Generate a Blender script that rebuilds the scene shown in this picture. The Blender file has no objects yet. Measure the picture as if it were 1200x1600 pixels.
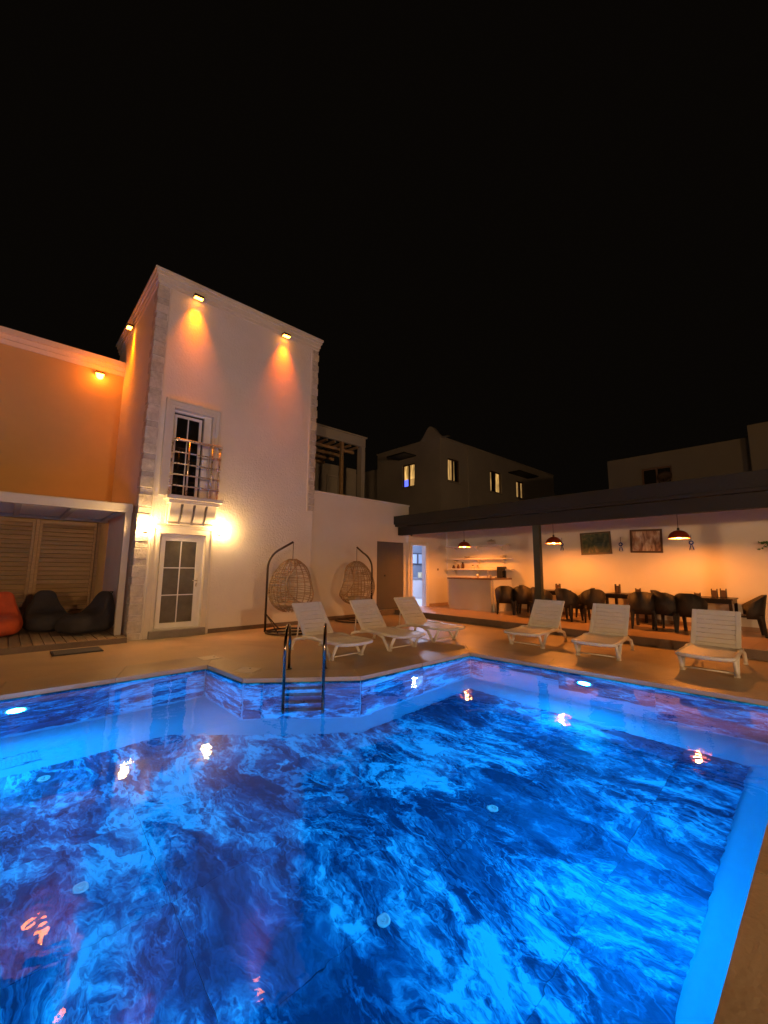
import bpy, bmesh, math, random
from mathutils import Vector, Matrix, noise as mnoise
random.seed(7)
R_ = math.radians
scene = bpy.context.scene
COL = scene.collection

# ------------------------------------------------------------------ camera
cam_data = bpy.data.cameras.new('camera')
cam_data.sensor_fit = 'HORIZONTAL'
cam_data.sensor_width = 36.0
cam_data.lens = 640.0 / 1200.0 * 36.0
cam_data.clip_start = 0.05
cam_data.clip_end = 500.0
cam = bpy.data.objects.new('camera', cam_data)
COL.objects.link(cam)
M = Matrix(((0.7363602, -0.0995136, -0.6692315, 0.0),
            (-0.6765349, -0.0957053, -0.730165, 0.0),
            (0.0086124, 0.9904229, -0.137798, 1.5),
            (0, 0, 0, 1)))
cam.matrix_world = M
scene.camera = cam

# ------------------------------------------------------------------ night sky
world = bpy.data.worlds.new('World')
scene.world = world
world.use_nodes = True
wn = world.node_tree.nodes
wn['Background'].inputs[0].default_value = (1.0, 0.72, 0.5, 1)
wn['Background'].inputs[1].default_value = 0.0016

# ------------------------------------------------------------------ exposure, sampling
scene.view_settings.view_transform = 'Standard'
scene.view_settings.look = 'None'
scene.view_settings.exposure = 0.5
scene.view_settings.gamma = 1.0
scene.render.engine = 'CYCLES'
cy = scene.cycles
cy.use_denoising = True
try:
    cy.denoiser = 'OPENIMAGEDENOISE'
except Exception:
    pass
cy.max_bounces = 7
cy.diffuse_bounces = 3
cy.glossy_bounces = 3
cy.transmission_bounces = 5
cy.use_adaptive_sampling = True
cy.adaptive_threshold = 0.02
cy.sample_clamp_indirect = 6.0
cy.sample_clamp_direct = 0.0
cy.blur_glossy = 0.3
cy.use_light_tree = True

# light levels
L_WALL = 195.0       # wall lanterns by the door (radiance of the globe)
L_PEND = 950.0      # pendant bulbs
P_AMBER = 10.5      # amber downlights, W
L_POOL = 1350.0      # underwater lamps (radiance of the lens)
P_KITCHEN = 190.0
L_FILL = 1250.0     # globes of the fill lamps added behind the camera

# ------------------------------------------------------------------ materials
MATS = {}
def nd(nt, t, **kw):
    n = nt.nodes.new(t)
    for k, v in kw.items():
        setattr(n, k, v)
    return n

def mat(name, col, rough=0.6, var=0.12, vscale=3.0, bump=0.0, bscale=40.0, metal=0.0,
        spec=0.5, stretch=None, rand=0.0, rvar=0.08, dirt=0.0, dirtcol=(0.1, 0.08, 0.06)):
    if name in MATS:
        return MATS[name]
    m = bpy.data.materials.new(name)
    m.use_nodes = True
    nt = m.node_tree
    b = nt.nodes['Principled BSDF']
    b.inputs['Roughness'].default_value = rough
    b.inputs['Metallic'].default_value = metal
    b.inputs['Specular IOR Level'].default_value = spec
    tc = nd(nt, 'ShaderNodeTexCoord')
    vec = tc.outputs['Object']
    if stretch:
        mp = nd(nt, 'ShaderNodeMapping')
        mp.inputs['Scale'].default_value = stretch
        nt.links.new(vec, mp.inputs['Vector'])
        vec = mp.outputs['Vector']
    oi = nd(nt, 'ShaderNodeObjectInfo')
    ad = nd(nt, 'ShaderNodeVectorMath', operation='ADD')
    ml = nd(nt, 'ShaderNodeMath', operation='MULTIPLY')
    ml.inputs[1].default_value = 37.0
    nt.links.new(oi.outputs['Random'], ml.inputs[0])
    nt.links.new(vec, ad.inputs[0]); nt.links.new(ml.outputs[0], ad.inputs[1])
    vec2 = ad.outputs[0]
    n1 = nd(nt, 'ShaderNodeTexNoise')
    n1.inputs['Scale'].default_value = vscale
    n1.inputs['Detail'].default_value = 4
    n1.inputs['Roughness'].default_value = 0.62
    nt.links.new(vec2, n1.inputs['Vector'])
    rp = nd(nt, 'ShaderNodeMapRange')
    rp.inputs['From Min'].default_value = 0.28; rp.inputs['From Max'].default_value = 0.72
    rp.inputs['To Min'].default_value = 1 - var; rp.inputs['To Max'].default_value = 1 + var
    nt.links.new(n1.outputs['Fac'], rp.inputs['Value'])
    hs = nd(nt, 'ShaderNodeVectorMath', operation='SCALE')
    hs.inputs[0].default_value = col
    fac = rp.outputs[0]
    if rand:
        r2 = nd(nt, 'ShaderNodeMapRange')
        r2.inputs['To Min'].default_value = 1 - rand; r2.inputs['To Max'].default_value = 1 + rand
        nt.links.new(oi.outputs['Random'], r2.inputs['Value'])
        m2 = nd(nt, 'ShaderNodeMath', operation='MULTIPLY')
        nt.links.new(fac, m2.inputs[0]); nt.links.new(r2.outputs[0], m2.inputs[1])
        fac = m2.outputs[0]
    nt.links.new(fac, hs.inputs['Scale'])
    out = hs.outputs[0]
    if dirt:
        n3 = nd(nt, 'ShaderNodeTexNoise')
        n3.inputs['Scale'].default_value = vscale * 0.45
        n3.inputs['Detail'].default_value = 4
        n3.inputs['Distortion'].default_value = 0.6
        nt.links.new(vec2, n3.inputs['Vector'])
        r3 = nd(nt, 'ShaderNodeMapRange')
        r3.inputs['From Min'].default_value = 0.5; r3.inputs['From Max'].default_value = 0.75
        r3.inputs['To Max'].default_value = dirt
        nt.links.new(n3.outputs['Fac'], r3.inputs['Value'])
        mx = nd(nt, 'ShaderNodeMix', data_type='RGBA')
        nt.links.new(r3.outputs[0], mx.inputs['Factor'])
        nt.links.new(out, mx.inputs['A']); mx.inputs['B'].default_value = (*dirtcol, 1)
        out = mx.outputs['Result']
    nt.links.new(out, b.inputs['Base Color'])
    rr = nd(nt, 'ShaderNodeMapRange')
    rr.inputs['To Min'].default_value = max(0.02, rough - rvar); rr.inputs['To Max'].default_value = min(1, rough + rvar)
    nt.links.new(n1.outputs['Fac'], rr.inputs['Value'])
    nt.links.new(rr.outputs[0], b.inputs['Roughness'])
    if bump:
        n2 = nd(nt, 'ShaderNodeTexNoise')
        n2.inputs['Scale'].default_value = bscale
        n2.inputs['Detail'].default_value = 3
        nt.links.new(vec2, n2.inputs['Vector'])
        bp = nd(nt, 'ShaderNodeBump')
        bp.inputs['Strength'].default_value = min(1.0, bump)
        bp.inputs['Distance'].default_value = 0.02 * max(1.0, bump)
        nt.links.new(n2.outputs['Fac'], bp.inputs['Height'])
        nt.links.new(bp.outputs['Normal'], b.inputs['Normal'])
    MATS[name] = m
    return m

def emit(name, col, strength):
    if name in MATS:
        return MATS[name]
    m = bpy.data.materials.new(name)
    m.use_nodes = True
    nt = m.node_tree
    nt.nodes.remove(nt.nodes['Principled BSDF'])
    e = nd(nt, 'ShaderNodeEmission')
    e.inputs[0].default_value = (*col, 1); e.inputs[1].default_value = strength
    nt.links.new(e.outputs[0], nt.nodes['Material Output'].inputs[0])
    MATS[name] = m
    return m

def emit_curtain(name, col, strength):
    m = emit(name, col, strength); nt = m.node_tree
    e = [n for n in nt.nodes if n.type == 'EMISSION'][0]
    tc = nd(nt, 'ShaderNodeTexCoord'); mp = nd(nt, 'ShaderNodeMapping'); mp.inputs['Scale'].default_value = (9, 9, 1.1)
    n = nd(nt, 'ShaderNodeTexNoise'); n.inputs['Scale'].default_value = 1.0; n.inputs['Detail'].default_value = 3
    r = nd(nt, 'ShaderNodeMapRange'); r.inputs['From Min'].default_value = .35; r.inputs['From Max'].default_value = .65
    r.inputs['To Min'].default_value = strength * .35; r.inputs['To Max'].default_value = strength * 1.35
    nt.links.new(tc.outputs['Object'], mp.inputs[0]); nt.links.new(mp.outputs[0], n.inputs['Vector'])
    nt.links.new(n.outputs['Fac'], r.inputs['Value']); nt.links.new(r.outputs[0], e.inputs[1])
    return m

def marble_mat(name, scale=1.0, stretch=(1, 1, 1), dark=(0.002, 0.034, 0.092), pale=(0.04, 0.55, 0.78), rot=0.6, bright=1.0, jump=0.10, off=(0, 0, 0)):
    """polished porcelain slab printed like storm water: dark ground, lacy pale streaks"""
    m = bpy.data.materials.new(name); m.use_nodes = True
    nt = m.node_tree; b = nt.nodes['Principled BSDF']
    b.inputs['Roughness'].default_value = 0.3
    b.inputs['Specular IOR Level'].default_value = 0.03      # under water the glaze hardly mirrors
    tc = nd(nt, 'ShaderNodeTexCoord'); oi = nd(nt, 'ShaderNodeObjectInfo')
    ml = nd(nt, 'ShaderNodeMath', operation='MULTIPLY'); ml.inputs[1].default_value = jump
    nt.links.new(oi.outputs['Random'], ml.inputs[0])
    al = nd(nt, 'ShaderNodeVectorMath', operation='ADD')
    nt.links.new(oi.outputs['Location'], al.inputs[0]); nt.links.new(ml.outputs[0], al.inputs[1])
    ad = nd(nt, 'ShaderNodeVectorMath', operation='ADD')
    nt.links.new(tc.outputs['Object'], ad.inputs[0]); nt.links.new(al.outputs[0], ad.inputs[1])
    mp = nd(nt, 'ShaderNodeMapping')
    mp.inputs['Rotation'].default_value = (0, 0, rot)
    mp.inputs['Scale'].default_value = stretch
    mp.inputs['Location'].default_value = off
    nt.links.new(ad.outputs[0], mp.inputs['Vector'])
    # domain warp
    w1 = nd(nt, 'ShaderNodeTexNoise'); w1.inputs['Scale'].default_value = 1.1 * scale; w1.inputs['Detail'].default_value = 5
    nt.links.new(mp.outputs[0], w1.inputs['Vector'])
    sb = nd(nt, 'ShaderNodeVectorMath', operation='SUBTRACT'); sb.inputs[1].default_value = (0.5, 0.5, 0.5)
    nt.links.new(w1.outputs['Color'], sb.inputs[0])
    sc_ = nd(nt, 'ShaderNodeVectorMath', operation='SCALE'); sc_.inputs['Scale'].default_value = 1.15 / scale
    nt.links.new(sb.outputs[0], sc_.inputs[0])
    a2 = nd(nt, 'ShaderNodeVectorMath', operation='ADD')
    nt.links.new(mp.outputs[0], a2.inputs[0]); nt.links.new(sc_.outputs[0], a2.inputs[1])
    V = a2.outputs[0]
    def noise(s, d, r=0.6, typ='FBM', dist=0.0):
        n = nd(nt, 'ShaderNodeTexNoise'); n.noise_type = typ
        n.inputs['Scale'].default_value = s * scale; n.inputs['Detail'].default_value = d; n.inputs['Roughness'].default_value = r
        n.inputs['Distortion'].default_value = dist
        nt.links.new(V, n.inputs['Vector']); return n.outputs['Fac']
    def ramp(x, a, c, lo=0.0, hi=1.0):
        r = nd(nt, 'ShaderNodeMapRange'); r.interpolation_type = 'SMOOTHSTEP'
        r.inputs['From Min'].default_value = a; r.inputs['From Max'].default_value = c
        r.inputs['To Min'].default_value = lo; r.inputs['To Max'].default_value = hi
        nt.links.new(x, r.inputs['Value']); return r.outputs[0]
    def op(o, x, y):
        n = nd(nt, 'ShaderNodeMath', operation=o)
        for i, q in enumerate((x, y)):
            if isinstance(q, (int, float)): n.inputs[i].default_value = q
            else: nt.links.new(q, n.inputs[i])
        return n.outputs[0]
    big = ramp(noise(1.25, 5, 0.60), 0.34, 0.62)                # broad pale masses
    mid = ramp(noise(2.6, 7, 0.72), 0.42, 0.64)
    # thin creases: |n-0.5|
    def crease(s, d, wdt, r=0.6):
        n = noise(s, d, r)
        x = op('ABSOLUTE', op('SUBTRACT', n, 0.5), 0)
        return ramp(x, 0.0, wdt, 1.0, 0.0)
    c1 = crease(1.5, 6, 0.040, 0.66)
    c2 = crease(4.0, 5, 0.045, 0.64)
    c3 = crease(8.5, 4, 0.05, 0.6)
    vo = nd(nt, 'ShaderNodeTexVoronoi'); vo.feature = 'DISTANCE_TO_EDGE'; vo.inputs['Scale'].default_value = 4.2 * scale
    nt.links.new(V, vo.inputs['Vector'])
    lace = ramp(vo.outputs['Distance'], 0.0, 0.13, 1.0, 0.0)
    f = op('ADD', op('MULTIPLY', big, op('MULTIPLY', mid, 0.50)), op('MULTIPLY', op('MULTIPLY', c1, ramp(noise(0.7, 2), 0.35, 0.60)), 0.55))
    f = op('ADD', f, op('MULTIPLY', op('MULTIPLY', c2, big), 0.32))
    f = op('ADD', f, op('MULTIPLY', op('MULTIPLY', lace, op('MULTIPLY', big, mid)), 0.45))
    f = op('ADD', f, op('MULTIPLY', op('MULTIPLY', c3, ramp(noise(1.6, 2), 0.40, 0.62)), 0.26))
    f = op('ADD', f, op('MULTIPLY', mid, 0.12))
    f = op('MULTIPLY', f, bright)
    cr = nd(nt, 'ShaderNodeValToRGB')
    e = cr.color_ramp.elements
    e[0].position = 0.0; e[0].color = (*dark, 1)
    e[1].position = 1.0; e[1].color = (*pale, 1)
    k = cr.color_ramp.elements.new(0.32); k.color = (0.004, 0.11, 0.25, 1)
    k = cr.color_ramp.elements.new(0.62); k.color = (0.015, 0.26, 0.46, 1)
    nt.links.new(f, cr.inputs['Fac'])
    nt.links.new(cr.outputs[0], b.inputs['Base Color'])
    MATS[name] = m
    return m

plaster = mat('white_stucco', (0.74, 0.70, 0.66), 0.85, 0.05, 1.2, bump=0.55, bscale=26, dirt=0.12, dirtcol=(0.45, 0.4, 0.35))
plaster_smooth = mat('smooth_white_render', (0.72, 0.68, 0.63), 0.8, 0.04, 0.8, bump=0.15, bscale=30, dirt=0.15, dirtcol=(0.48, 0.42, 0.36))
trim = mat('cream_moulding', (0.70, 0.65, 0.58), 0.6, 0.05, 4, bump=0.08)
quoin_m = mat('rough_quoin_stone', (0.56, 0.51, 0.46), 0.9, 0.2, 9, bump=1.0, bscale=22, rand=0.12)
pvc = mat('white_door_frame', (0.78, 0.77, 0.76), 0.35, 0.03, 6)
glass_dark = mat('dark_window_glass', (0.012, 0.011, 0.010), 0.08, 0.2, 2)
glass_curtain = mat('curtained_door_glass', (0.13, 0.115, 0.085), 0.22, 0.35, 2.2)
steel = mat('polished_rail_steel', (0.72, 0.64, 0.52), 0.28, 0.05, 8, metal=0.75)
dark_metal = mat('dark_brown_metal', (0.05, 0.032, 0.022), 0.45, 0.15, 10, metal=0.3)
grey_metal = mat('grey_door_metal', (0.10, 0.09, 0.085), 0.55, 0.08, 3)
timber_dark = mat('dark_stained_timber', (0.013, 0.012, 0.009), 0.7, 0.25, 2.0, bump=0.25, bscale=18, stretch=(6, 0.8, 6))
timber_slat = mat('brown_louvre_timber', (0.42, 0.27, 0.13), 0.6, 0.2, 3, bump=0.15, stretch=(0.6, 8, 8), rand=0.12)
plank_m = mat('weathered_deck_plank', (0.30, 0.22, 0.155), 0.7, 0.22, 3, bump=0.3, bscale=16, stretch=(9, 0.7, 9), rand=0.15)
beam_white = mat('off_white_painted_beam', (0.55, 0.51, 0.46), 0.6, 0.06, 3)
panel_white = mat('white_ceiling_panel', (0.82, 0.76, 0.70), 0.55, 0.05, 2)
deck_m = mat('brushed_concrete_deck', (0.49, 0.38, 0.255), 0.42, 0.18, 0.9, bump=0.25, bscale=14, rvar=0.22, dirt=0.65, dirtcol=(0.17, 0.13, 0.10))
coping_m = mat('beige_coping_stone', (0.46, 0.37, 0.27), 0.36, 0.12, 2.0, rvar=0.2, bump=0.3, bscale=30, rand=0.05, dirt=0.3, dirtcol=(0.20, 0.15, 0.11))
joint_m = mat('dark_joint_mortar', (0.10, 0.08, 0.06), 0.9, 0.2, 8)
terrace_m = mat('terracotta_terrace_tile', (0.40, 0.27, 0.19), 0.35, 0.12, 2, bump=0.06, rand=0.05)
riser_m = mat('dark_step_riser', (0.16, 0.12, 0.095), 0.7, 0.2, 5, bump=0.3)
pool_blue = mat('pale_blue_pool_plaster', (0.05, 0.40, 0.60), 0.6, 0.06, 1.5, spec=0.03)
plastic_white = mat('white_lounger_plastic', (0.74, 0.73, 0.68), 0.38, 0.05, 5, dirt=0.12, dirtcol=(0.5, 0.45, 0.38))
rattan_m = mat('pale_rattan', (0.34, 0.25, 0.165), 0.6, 0.25, 30, bump=0.2, bscale=120)
chair_brown = mat('dark_brown_woven_plastic', (0.016, 0.011, 0.009), 0.5, 0.25, 60, bump=0.6, bscale=90)
table_brown = mat('dark_brown_table_plastic', (0.022, 0.014, 0.011), 0.4, 0.2, 12)
bean_grey = mat('charcoal_beanbag_fabric', (0.045, 0.04, 0.042), 0.85, 0.2, 6, bump=0.5, bscale=9)
bean_orange = mat('orange_beanbag_fabric', (0.55, 0.085, 0.02), 0.8, 0.15, 6, bump=0.5, bscale=9)
mat_grey = mat('blue_grey_doormat', (0.10, 0.105, 0.13), 0.95, 0.2, 60, bump=0.6, bscale=150)
shade_red = mat('copper_red_lampshade', (0.30, 0.045, 0.015), 0.35, 0.1, 6, metal=0.35)
shade_in = mat('pale_lampshade_lining', (0.85, 0.62, 0.45), 0.6, 0.05, 6)
counter_grey = mat('grey_bar_front', (0.55, 0.51, 0.47), 0.75, 0.05, 2, bump=0.1)
counter_top = mat('brown_bar_worktop', (0.20, 0.11, 0.06), 0.35, 0.2, 3, stretch=(8, 0.8, 8))
black_plastic = mat('black_appliance_plastic', (0.012, 0.011, 0.012), 0.35, 0.1, 8)
ceramic = mat('pale_crockery', (0.6, 0.5, 0.4), 0.3, 0.15, 8, rand=0.4)
jar_m = mat('brown_jar_glass', (0.12, 0.05, 0.025), 0.25, 0.2, 8, rand=0.5)
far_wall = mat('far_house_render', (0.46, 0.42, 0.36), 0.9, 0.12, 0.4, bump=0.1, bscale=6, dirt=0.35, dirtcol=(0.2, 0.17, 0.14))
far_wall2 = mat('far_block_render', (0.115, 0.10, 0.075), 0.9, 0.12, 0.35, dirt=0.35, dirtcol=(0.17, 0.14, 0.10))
wood_frame = mat('brown_window_timber', (0.09, 0.045, 0.022), 0.6, 0.2, 6)
leaf_m = mat('green_leaf', (0.06, 0.16, 0.045), 0.45, 0.25, 8, rand=0.2)
kitchen_wall = mat('blue_grey_kitchen_wall', (0.28, 0.33, 0.42), 0.7, 0.04, 2)
kitchen_white = mat('white_kitchen_unit', (0.75, 0.75, 0.78), 0.4, 0.03, 3)
inlet_m = mat('white_inlet_plastic', (0.5, 0.55, 0.58), 0.4, 0.02, 5)
galv = mat('pale_galvanised_metal', (0.35, 0.33, 0.31), 0.5, 0.1, 8, metal=0.6)
eye_blue = mat('cobalt_glass', (0.02, 0.05, 0.28), 0.2, 0.1, 6)
eye_white = mat('white_glass', (0.7, 0.7, 0.7), 0.2, 0.05, 6)
marble_floor = marble_mat('storm_marble_floor', 1.0, (1.0, 0.5, 1.0), rot=0.75, bright=1.3, off=(3.7, 1.3, 2.0))
marble_wall = marble_mat('storm_marble_wall', 1.3, (0.45, 1.3, 1.0), rot=0.12, bright=1.35, jump=40.0)

# ------------------------------------------------------------------ mesh helpers
class MB:
    def __init__(s): s.bm = bmesh.new()
    def box(s, x0, x1, y0, y1, z0, z1, bev=0.0):
        x0, x1 = sorted((x0, x1)); y0, y1 = sorted((y0, y1)); z0, z1 = sorted((z0, z1))
        vs = [s.bm.verts.new(p) for p in ((x0,y0,z0),(x1,y0,z0),(x1,y1,z0),(x0,y1,z0),(x0,y0,z1),(x1,y0,z1),(x1,y1,z1),(x0,y1,z1))]
        fs = [s.bm.faces.new([vs[i] for i in f]) for f in ((3,2,1,0),(4,5,6,7),(0,1,5,4),(1,2,6,5),(2,3,7,6),(3,0,4,7))]
        if bev > 0:
            es = list({e for f in fs for e in f.edges})
            bmesh.ops.bevel(s.bm, geom=es, offset=bev, segments=2, profile=0.6, affect='EDGES')
        return s
    def quad(s, a, b, c, d):
        s.bm.faces.new([s.bm.verts.new(p) for p in (a, b, c, d)]); return s
    def poly(s, pts):
        s.bm.faces.new([s.bm.verts.new(p) for p in pts]); return s
    def prism(s, pts, h):
        """pts: 3D polygon, h: extrusion vector"""
        h = Vector(h)
        a = [s.bm.verts.new(p) for p in pts]; b = [s.bm.verts.new(Vector(p) + h) for p in pts]
        n = len(pts)
        s.bm.faces.new(a[::-1]); s.bm.faces.new(b)
        for i in range(n): s.bm.faces.new((a[i], a[(i+1) % n], b[(i+1) % n], b[i]))
        return s
    def tube(s, path, r, seg=8, cap=True, radii=None, closed=False):
        path = [Vector(p) for p in path]; n = len(path)
        rings = []
        up = Vector((0, 0, 1))
        prev = None
        for i, p in enumerate(path):
            if closed: t = path[(i+1) % n] - path[i-1]
            else: t = path[min(i+1, n-1)] - path[max(i-1, 0)]
            t.normalize()
            if prev is None:
                u = up if abs(t.z) < 0.9 else Vector((1, 0, 0))
                a = t.cross(u).normalized()
            else:
                a = (prev - t * prev.dot(t)).normalized()
            prev = a
            b = t.cross(a)
            rr = radii[i] if radii else r
            rings.append([s.bm.verts.new(p + (a * math.cos(2*math.pi*k/seg) + b * math.sin(2*math.pi*k/seg)) * rr) for k in range(seg)])
        m = n if closed else n - 1
        for i in range(m):
            A, B = rings[i], rings[(i+1) % n]
            for k in range(seg):
                s.bm.faces.new((A[k], A[(k+1) % seg], B[(k+1) % seg], B[k]))
        if cap and not closed:
            s.bm.faces.new(rings[0][::-1]); s.bm.faces.new(rings[-1])
        return s
    def lathe(s, prof, c=(0, 0, 0), seg=20):
        """prof: (r, z) list; revolved around z through c"""
        rings = []
        for r, z in prof:
            if r < 1e-5: rings.append([s.bm.verts.new((c[0], c[1], c[2] + z))])
            else: rings.append([s.bm.verts.new((c[0] + r*math.cos(2*math.pi*k/seg), c[1] + r*math.sin(2*math.pi*k/seg), c[2] + z)) for k in range(seg)])
        for A, B in zip(rings, rings[1:]):
            for k in range(seg):
                k2 = (k+1) % seg
                if len(A) == 1 and len(B) == 1: continue
                if len(A) == 1: s.bm.faces.new((A[0], B[k2], B[k]))
                elif len(B) == 1: s.bm.faces.new((A[k], A[k2], B[0]))
                else: s.bm.faces.new((A[k], A[k2], B[k2], B[k]))
        return s
    def sphere(s, c, r, seg=16, sx=1, sy=1, sz=1):
        res = bmesh.ops.create_uvsphere(s.bm, u_segments=seg, v_segments=max(6, seg//2), radius=r)
        for v in res['verts']:
            v.co = Vector((v.co.x*sx + c[0], v.co.y*sy + c[1], v.co.z*sz + c[2]))
        return s
    def xf(s, m):
        bmesh.ops.transform(s.bm, matrix=m, verts=s.bm.verts); return s

def obj(name, mb, m, parent=None, smooth=False, world=True):
    """one mesh object; coordinates are in the scene, moved into the parent's frame"""
    me = bpy.data.meshes.new(name)
    bmesh.ops.recalc_face_normals(mb.bm, faces=mb.bm.faces)
    if parent is not None and world:
        off = Vector((0, 0, 0)); p = parent
        while p: off += p.location; p = p.parent
        bmesh.ops.translate(mb.bm, verts=mb.bm.verts, vec=-off)
    mb.bm.to_mesh(me); mb.bm.free()
    if smooth:
        for p in me.polygons: p.use_smooth = True
    me.materials.append(m)
    o = bpy.data.objects.new(name, me)
    COL.objects.link(o)
    if parent is not None: o.parent = parent
    return o

def smooth_by_angle(o, ang=40):
    me = o.data
    for p in me.polygons: p.use_smooth = True
    bm = bmesh.new(); bm.from_mesh(me)
    for e in bm.edges:
        e.smooth = not (len(e.link_faces) == 2 and e.calc_face_angle(0) > R_(ang))
    bm.to_mesh(me); bm.free()
    return o

def tag(o, label, cat, group=None):
    o['label'] = label; o['category'] = cat
    if group: o['group'] = group
    return o
def struct(o, label=None):
    o['kind'] = 'structure'
    return o
def thing(name, loc, label, cat, group=None, rz=0):
    o = bpy.data.objects.new(name, None)
    o.empty_display_size = 0.2
    COL.objects.link(o); o.location = loc; o.rotation_euler = (0, 0, rz)
    return tag(o, label, cat, group)
def share(name, src, parent, loc=(0, 0, 0), rot=None, scale=None):
    o = bpy.data.objects.new(name, src.data); COL.objects.link(o)
    o.parent = parent; o.location = loc
    if rot: o.rotation_euler = rot
    if scale: o.scale = scale
    return o
def copy_tree(root, loc, rz, label, parent=None):
    c = root.copy(); COL.objects.link(c)
    if parent is None:
        c.location = loc; c.rotation_euler = (0, 0, rz); c['label'] = label
    else: c.parent = parent
    for ch in root.children: copy_tree(ch, None, None, None, c)
    return c
def lerp(a, b, t): return Vector(a) * (1 - t) + Vector(b) * t

def holed_wall(mb, axis, fix, a0, a1, z0, z1, holes, depth):
    """front face of a wall with rectangular openings and their reveals. axis 'x': runs along x at y=fix, openings go to +y; axis 'y': runs along y at x=fix, openings go to +x"""
    xs = sorted({a0, a1, *[h[0] for h in holes], *[h[1] for h in holes]})
    zs = sorted({z0, z1, *[h[2] for h in holes], *[h[3] for h in holes]})
    P = (lambda a, z, d=0: (a, fix + d, z)) if axis == 'x' else (lambda a, z, d=0: (fix + d, a, z))
    for i in range(len(xs) - 1):
        for j in range(len(zs) - 1):
            cx, cz = (xs[i] + xs[i+1]) / 2, (zs[j] + zs[j+1]) / 2
            if any(h[0] < cx < h[1] and h[2] < cz < h[3] for h in holes): continue
            mb.quad(P(xs[i], zs[j]), P(xs[i+1], zs[j]), P(xs[i+1], zs[j+1]), P(xs[i], zs[j+1]))
    for h in holes:
        mb.quad(P(h[0], h[2]), P(h[0], h[2], depth), P(h[0], h[3], depth), P(h[0], h[3]))
        mb.quad(P(h[1], h[2]), P(h[1], h[2], depth), P(h[1], h[3], depth), P(h[1], h[3]))
        mb.quad(P(h[0], h[3]), P(h[1], h[3]), P(h[1], h[3], depth), P(h[0], h[3], depth))
        mb.quad(P(h[0], h[2]), P(h[1], h[2]), P(h[1], h[2], depth), P(h[0], h[2], depth))
    bmesh.ops.remove_doubles(mb.bm, verts=mb.bm.verts, dist=1e-4)
    return mb

# ------------------------------------------------------------------ pool, deck, ground
WZ = -0.07
INN = [(-6.0, 0.42), (6.78, 0.42), (6.42, 4.65), (3.85, 4.65), (2.55, 5.60), (2.47, 6.73), (-6.0, 6.73)]
OUT = [(-6.6, -0.16), (7.38, -0.16), (7.02, 5.20), (4.02, 5.03), (2.95, 5.88), (2.88, 7.46), (-6.6, 7.46)]
FZ = -1.45
names_in = len(INN)

ground = obj('ground', MB().quad((-90, -90, -2.2), (130, -90, -2.2), (130, 130, -2.2), (-90, 130, -2.2)),
             mat('bare_earth', (0.06, 0.05, 0.035), 0.95, 0.3, 0.3)); struct(ground)

def ring_sheet(outer, inner, z):
    bm = bmesh.new()
    for loop in (outer, inner):
        vs = [bm.verts.new((x, y, z)) for x, y in loop]
        for i in range(len(vs)): bm.edges.new((vs[i], vs[(i+1) % len(vs)]))
    bmesh.ops.triangle_fill(bm, edges=bm.edges[:], use_beauty=True, use_dissolve=False)
    mb = MB(); mb.bm.free(); mb.bm = bm
    return mb
deck = obj('pool_deck', ring_sheet([(-14, -14), (14, -14), (14, 14.5), (-14, 14.5)], OUT, -0.006), deck_m); struct(deck)
# sub-base under the coping joints
sub = obj('mortar_bed', ring_sheet(OUT, INN, -0.02), joint_m, deck)

coping = bpy.data.objects.new('pool_coping', None); COL.objects.link(coping); struct(coping)
for i in range(len(INN)):
    a0, a1 = Vector(INN[i]), Vector(INN[(i+1) % len(INN)])
    b0, b1 = Vector(OUT[i]), Vector(OUT[(i+1) % len(OUT)])
    n = max(1, round((a1 - a0).length / 1.25))
    g = 0.004 / max(0.3, (a1 - a0).length)
    for k in range(n):
        t0, t1 = k / n + g, (k+1) / n - g
        q = [a0.lerp(a1, t0), a0.lerp(a1, t1), b0.lerp(b1, t1), b0.lerp(b1, t0)]
        inset = 0.004
        cen = sum((Vector((p.x, p.y)) for p in q), Vector((0, 0))) / 4
        mb = MB().prism([(p.x, p.y, -0.055) for p in q], (0, 0, 0.055))
        o = obj('coping_slab', mb, coping_m, coping)

basin = bpy.data.objects.new('pool_basin', None); COL.objects.link(basin); struct(basin)
mb = MB()
for i in range(len(INN)):
    a, b = INN[i], INN[(i+1) % len(INN)]
    mb.quad((*a, FZ), (*b, FZ), (*b, -0.056), (*a, -0.056))
obj('basin_wall', mb, pool_blue, basin)
obj('basin_floor', MB().poly([(x, y, FZ) for x, y in INN]), pool_blue, basin)

# marble-look slabs on the basin walls (proud of the plaster by 2 cm)
def wall_slab(p, q, s0, s1, z0, z1, inward):
    p, q = Vector(p), Vector(q); L = (q - p).length; d = (q - p) / L
    n = Vector((-d.y, d.x)) * inward
    a = p + d * (s0 + 0.003); w = s1 - s0 - 0.006; h = z1 - z0
    mb = MB().box(0, w, 0, 0.02, 0, h)
    o = obj('wall_slab', mb, marble_wall, basin, world=False)
    # local x along the wall, local y along the inward normal
    x = Vector((d.x, d.y, 0)); y = Vector((n.x, n.y, 0)); z = x.cross(y)
    if z.z < 0:
        a = a + d * w; x = -x
    mw = Matrix(((x.x, y.x, 0, a.x), (x.y, y.y, 0, a.y), (0, 0, 1, z0), (0, 0, 0, 1)))
    o.matrix_local = mw
    return o
TOP = -0.058
# long wall on the house side
for s0, s1 in ((0.035, 1.27), (1.27, 2.50), (2.50, 3.73), (3.73, 4.96), (4.96, 6.2), (6.2, 7.4)):
    wall_slab(INN[5], INN[6], s0, s1, -1.36, TOP, 1)
wall_slab(INN[4], INN[5], 0.0, 1.12, -1.36, TOP, 1)
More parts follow.
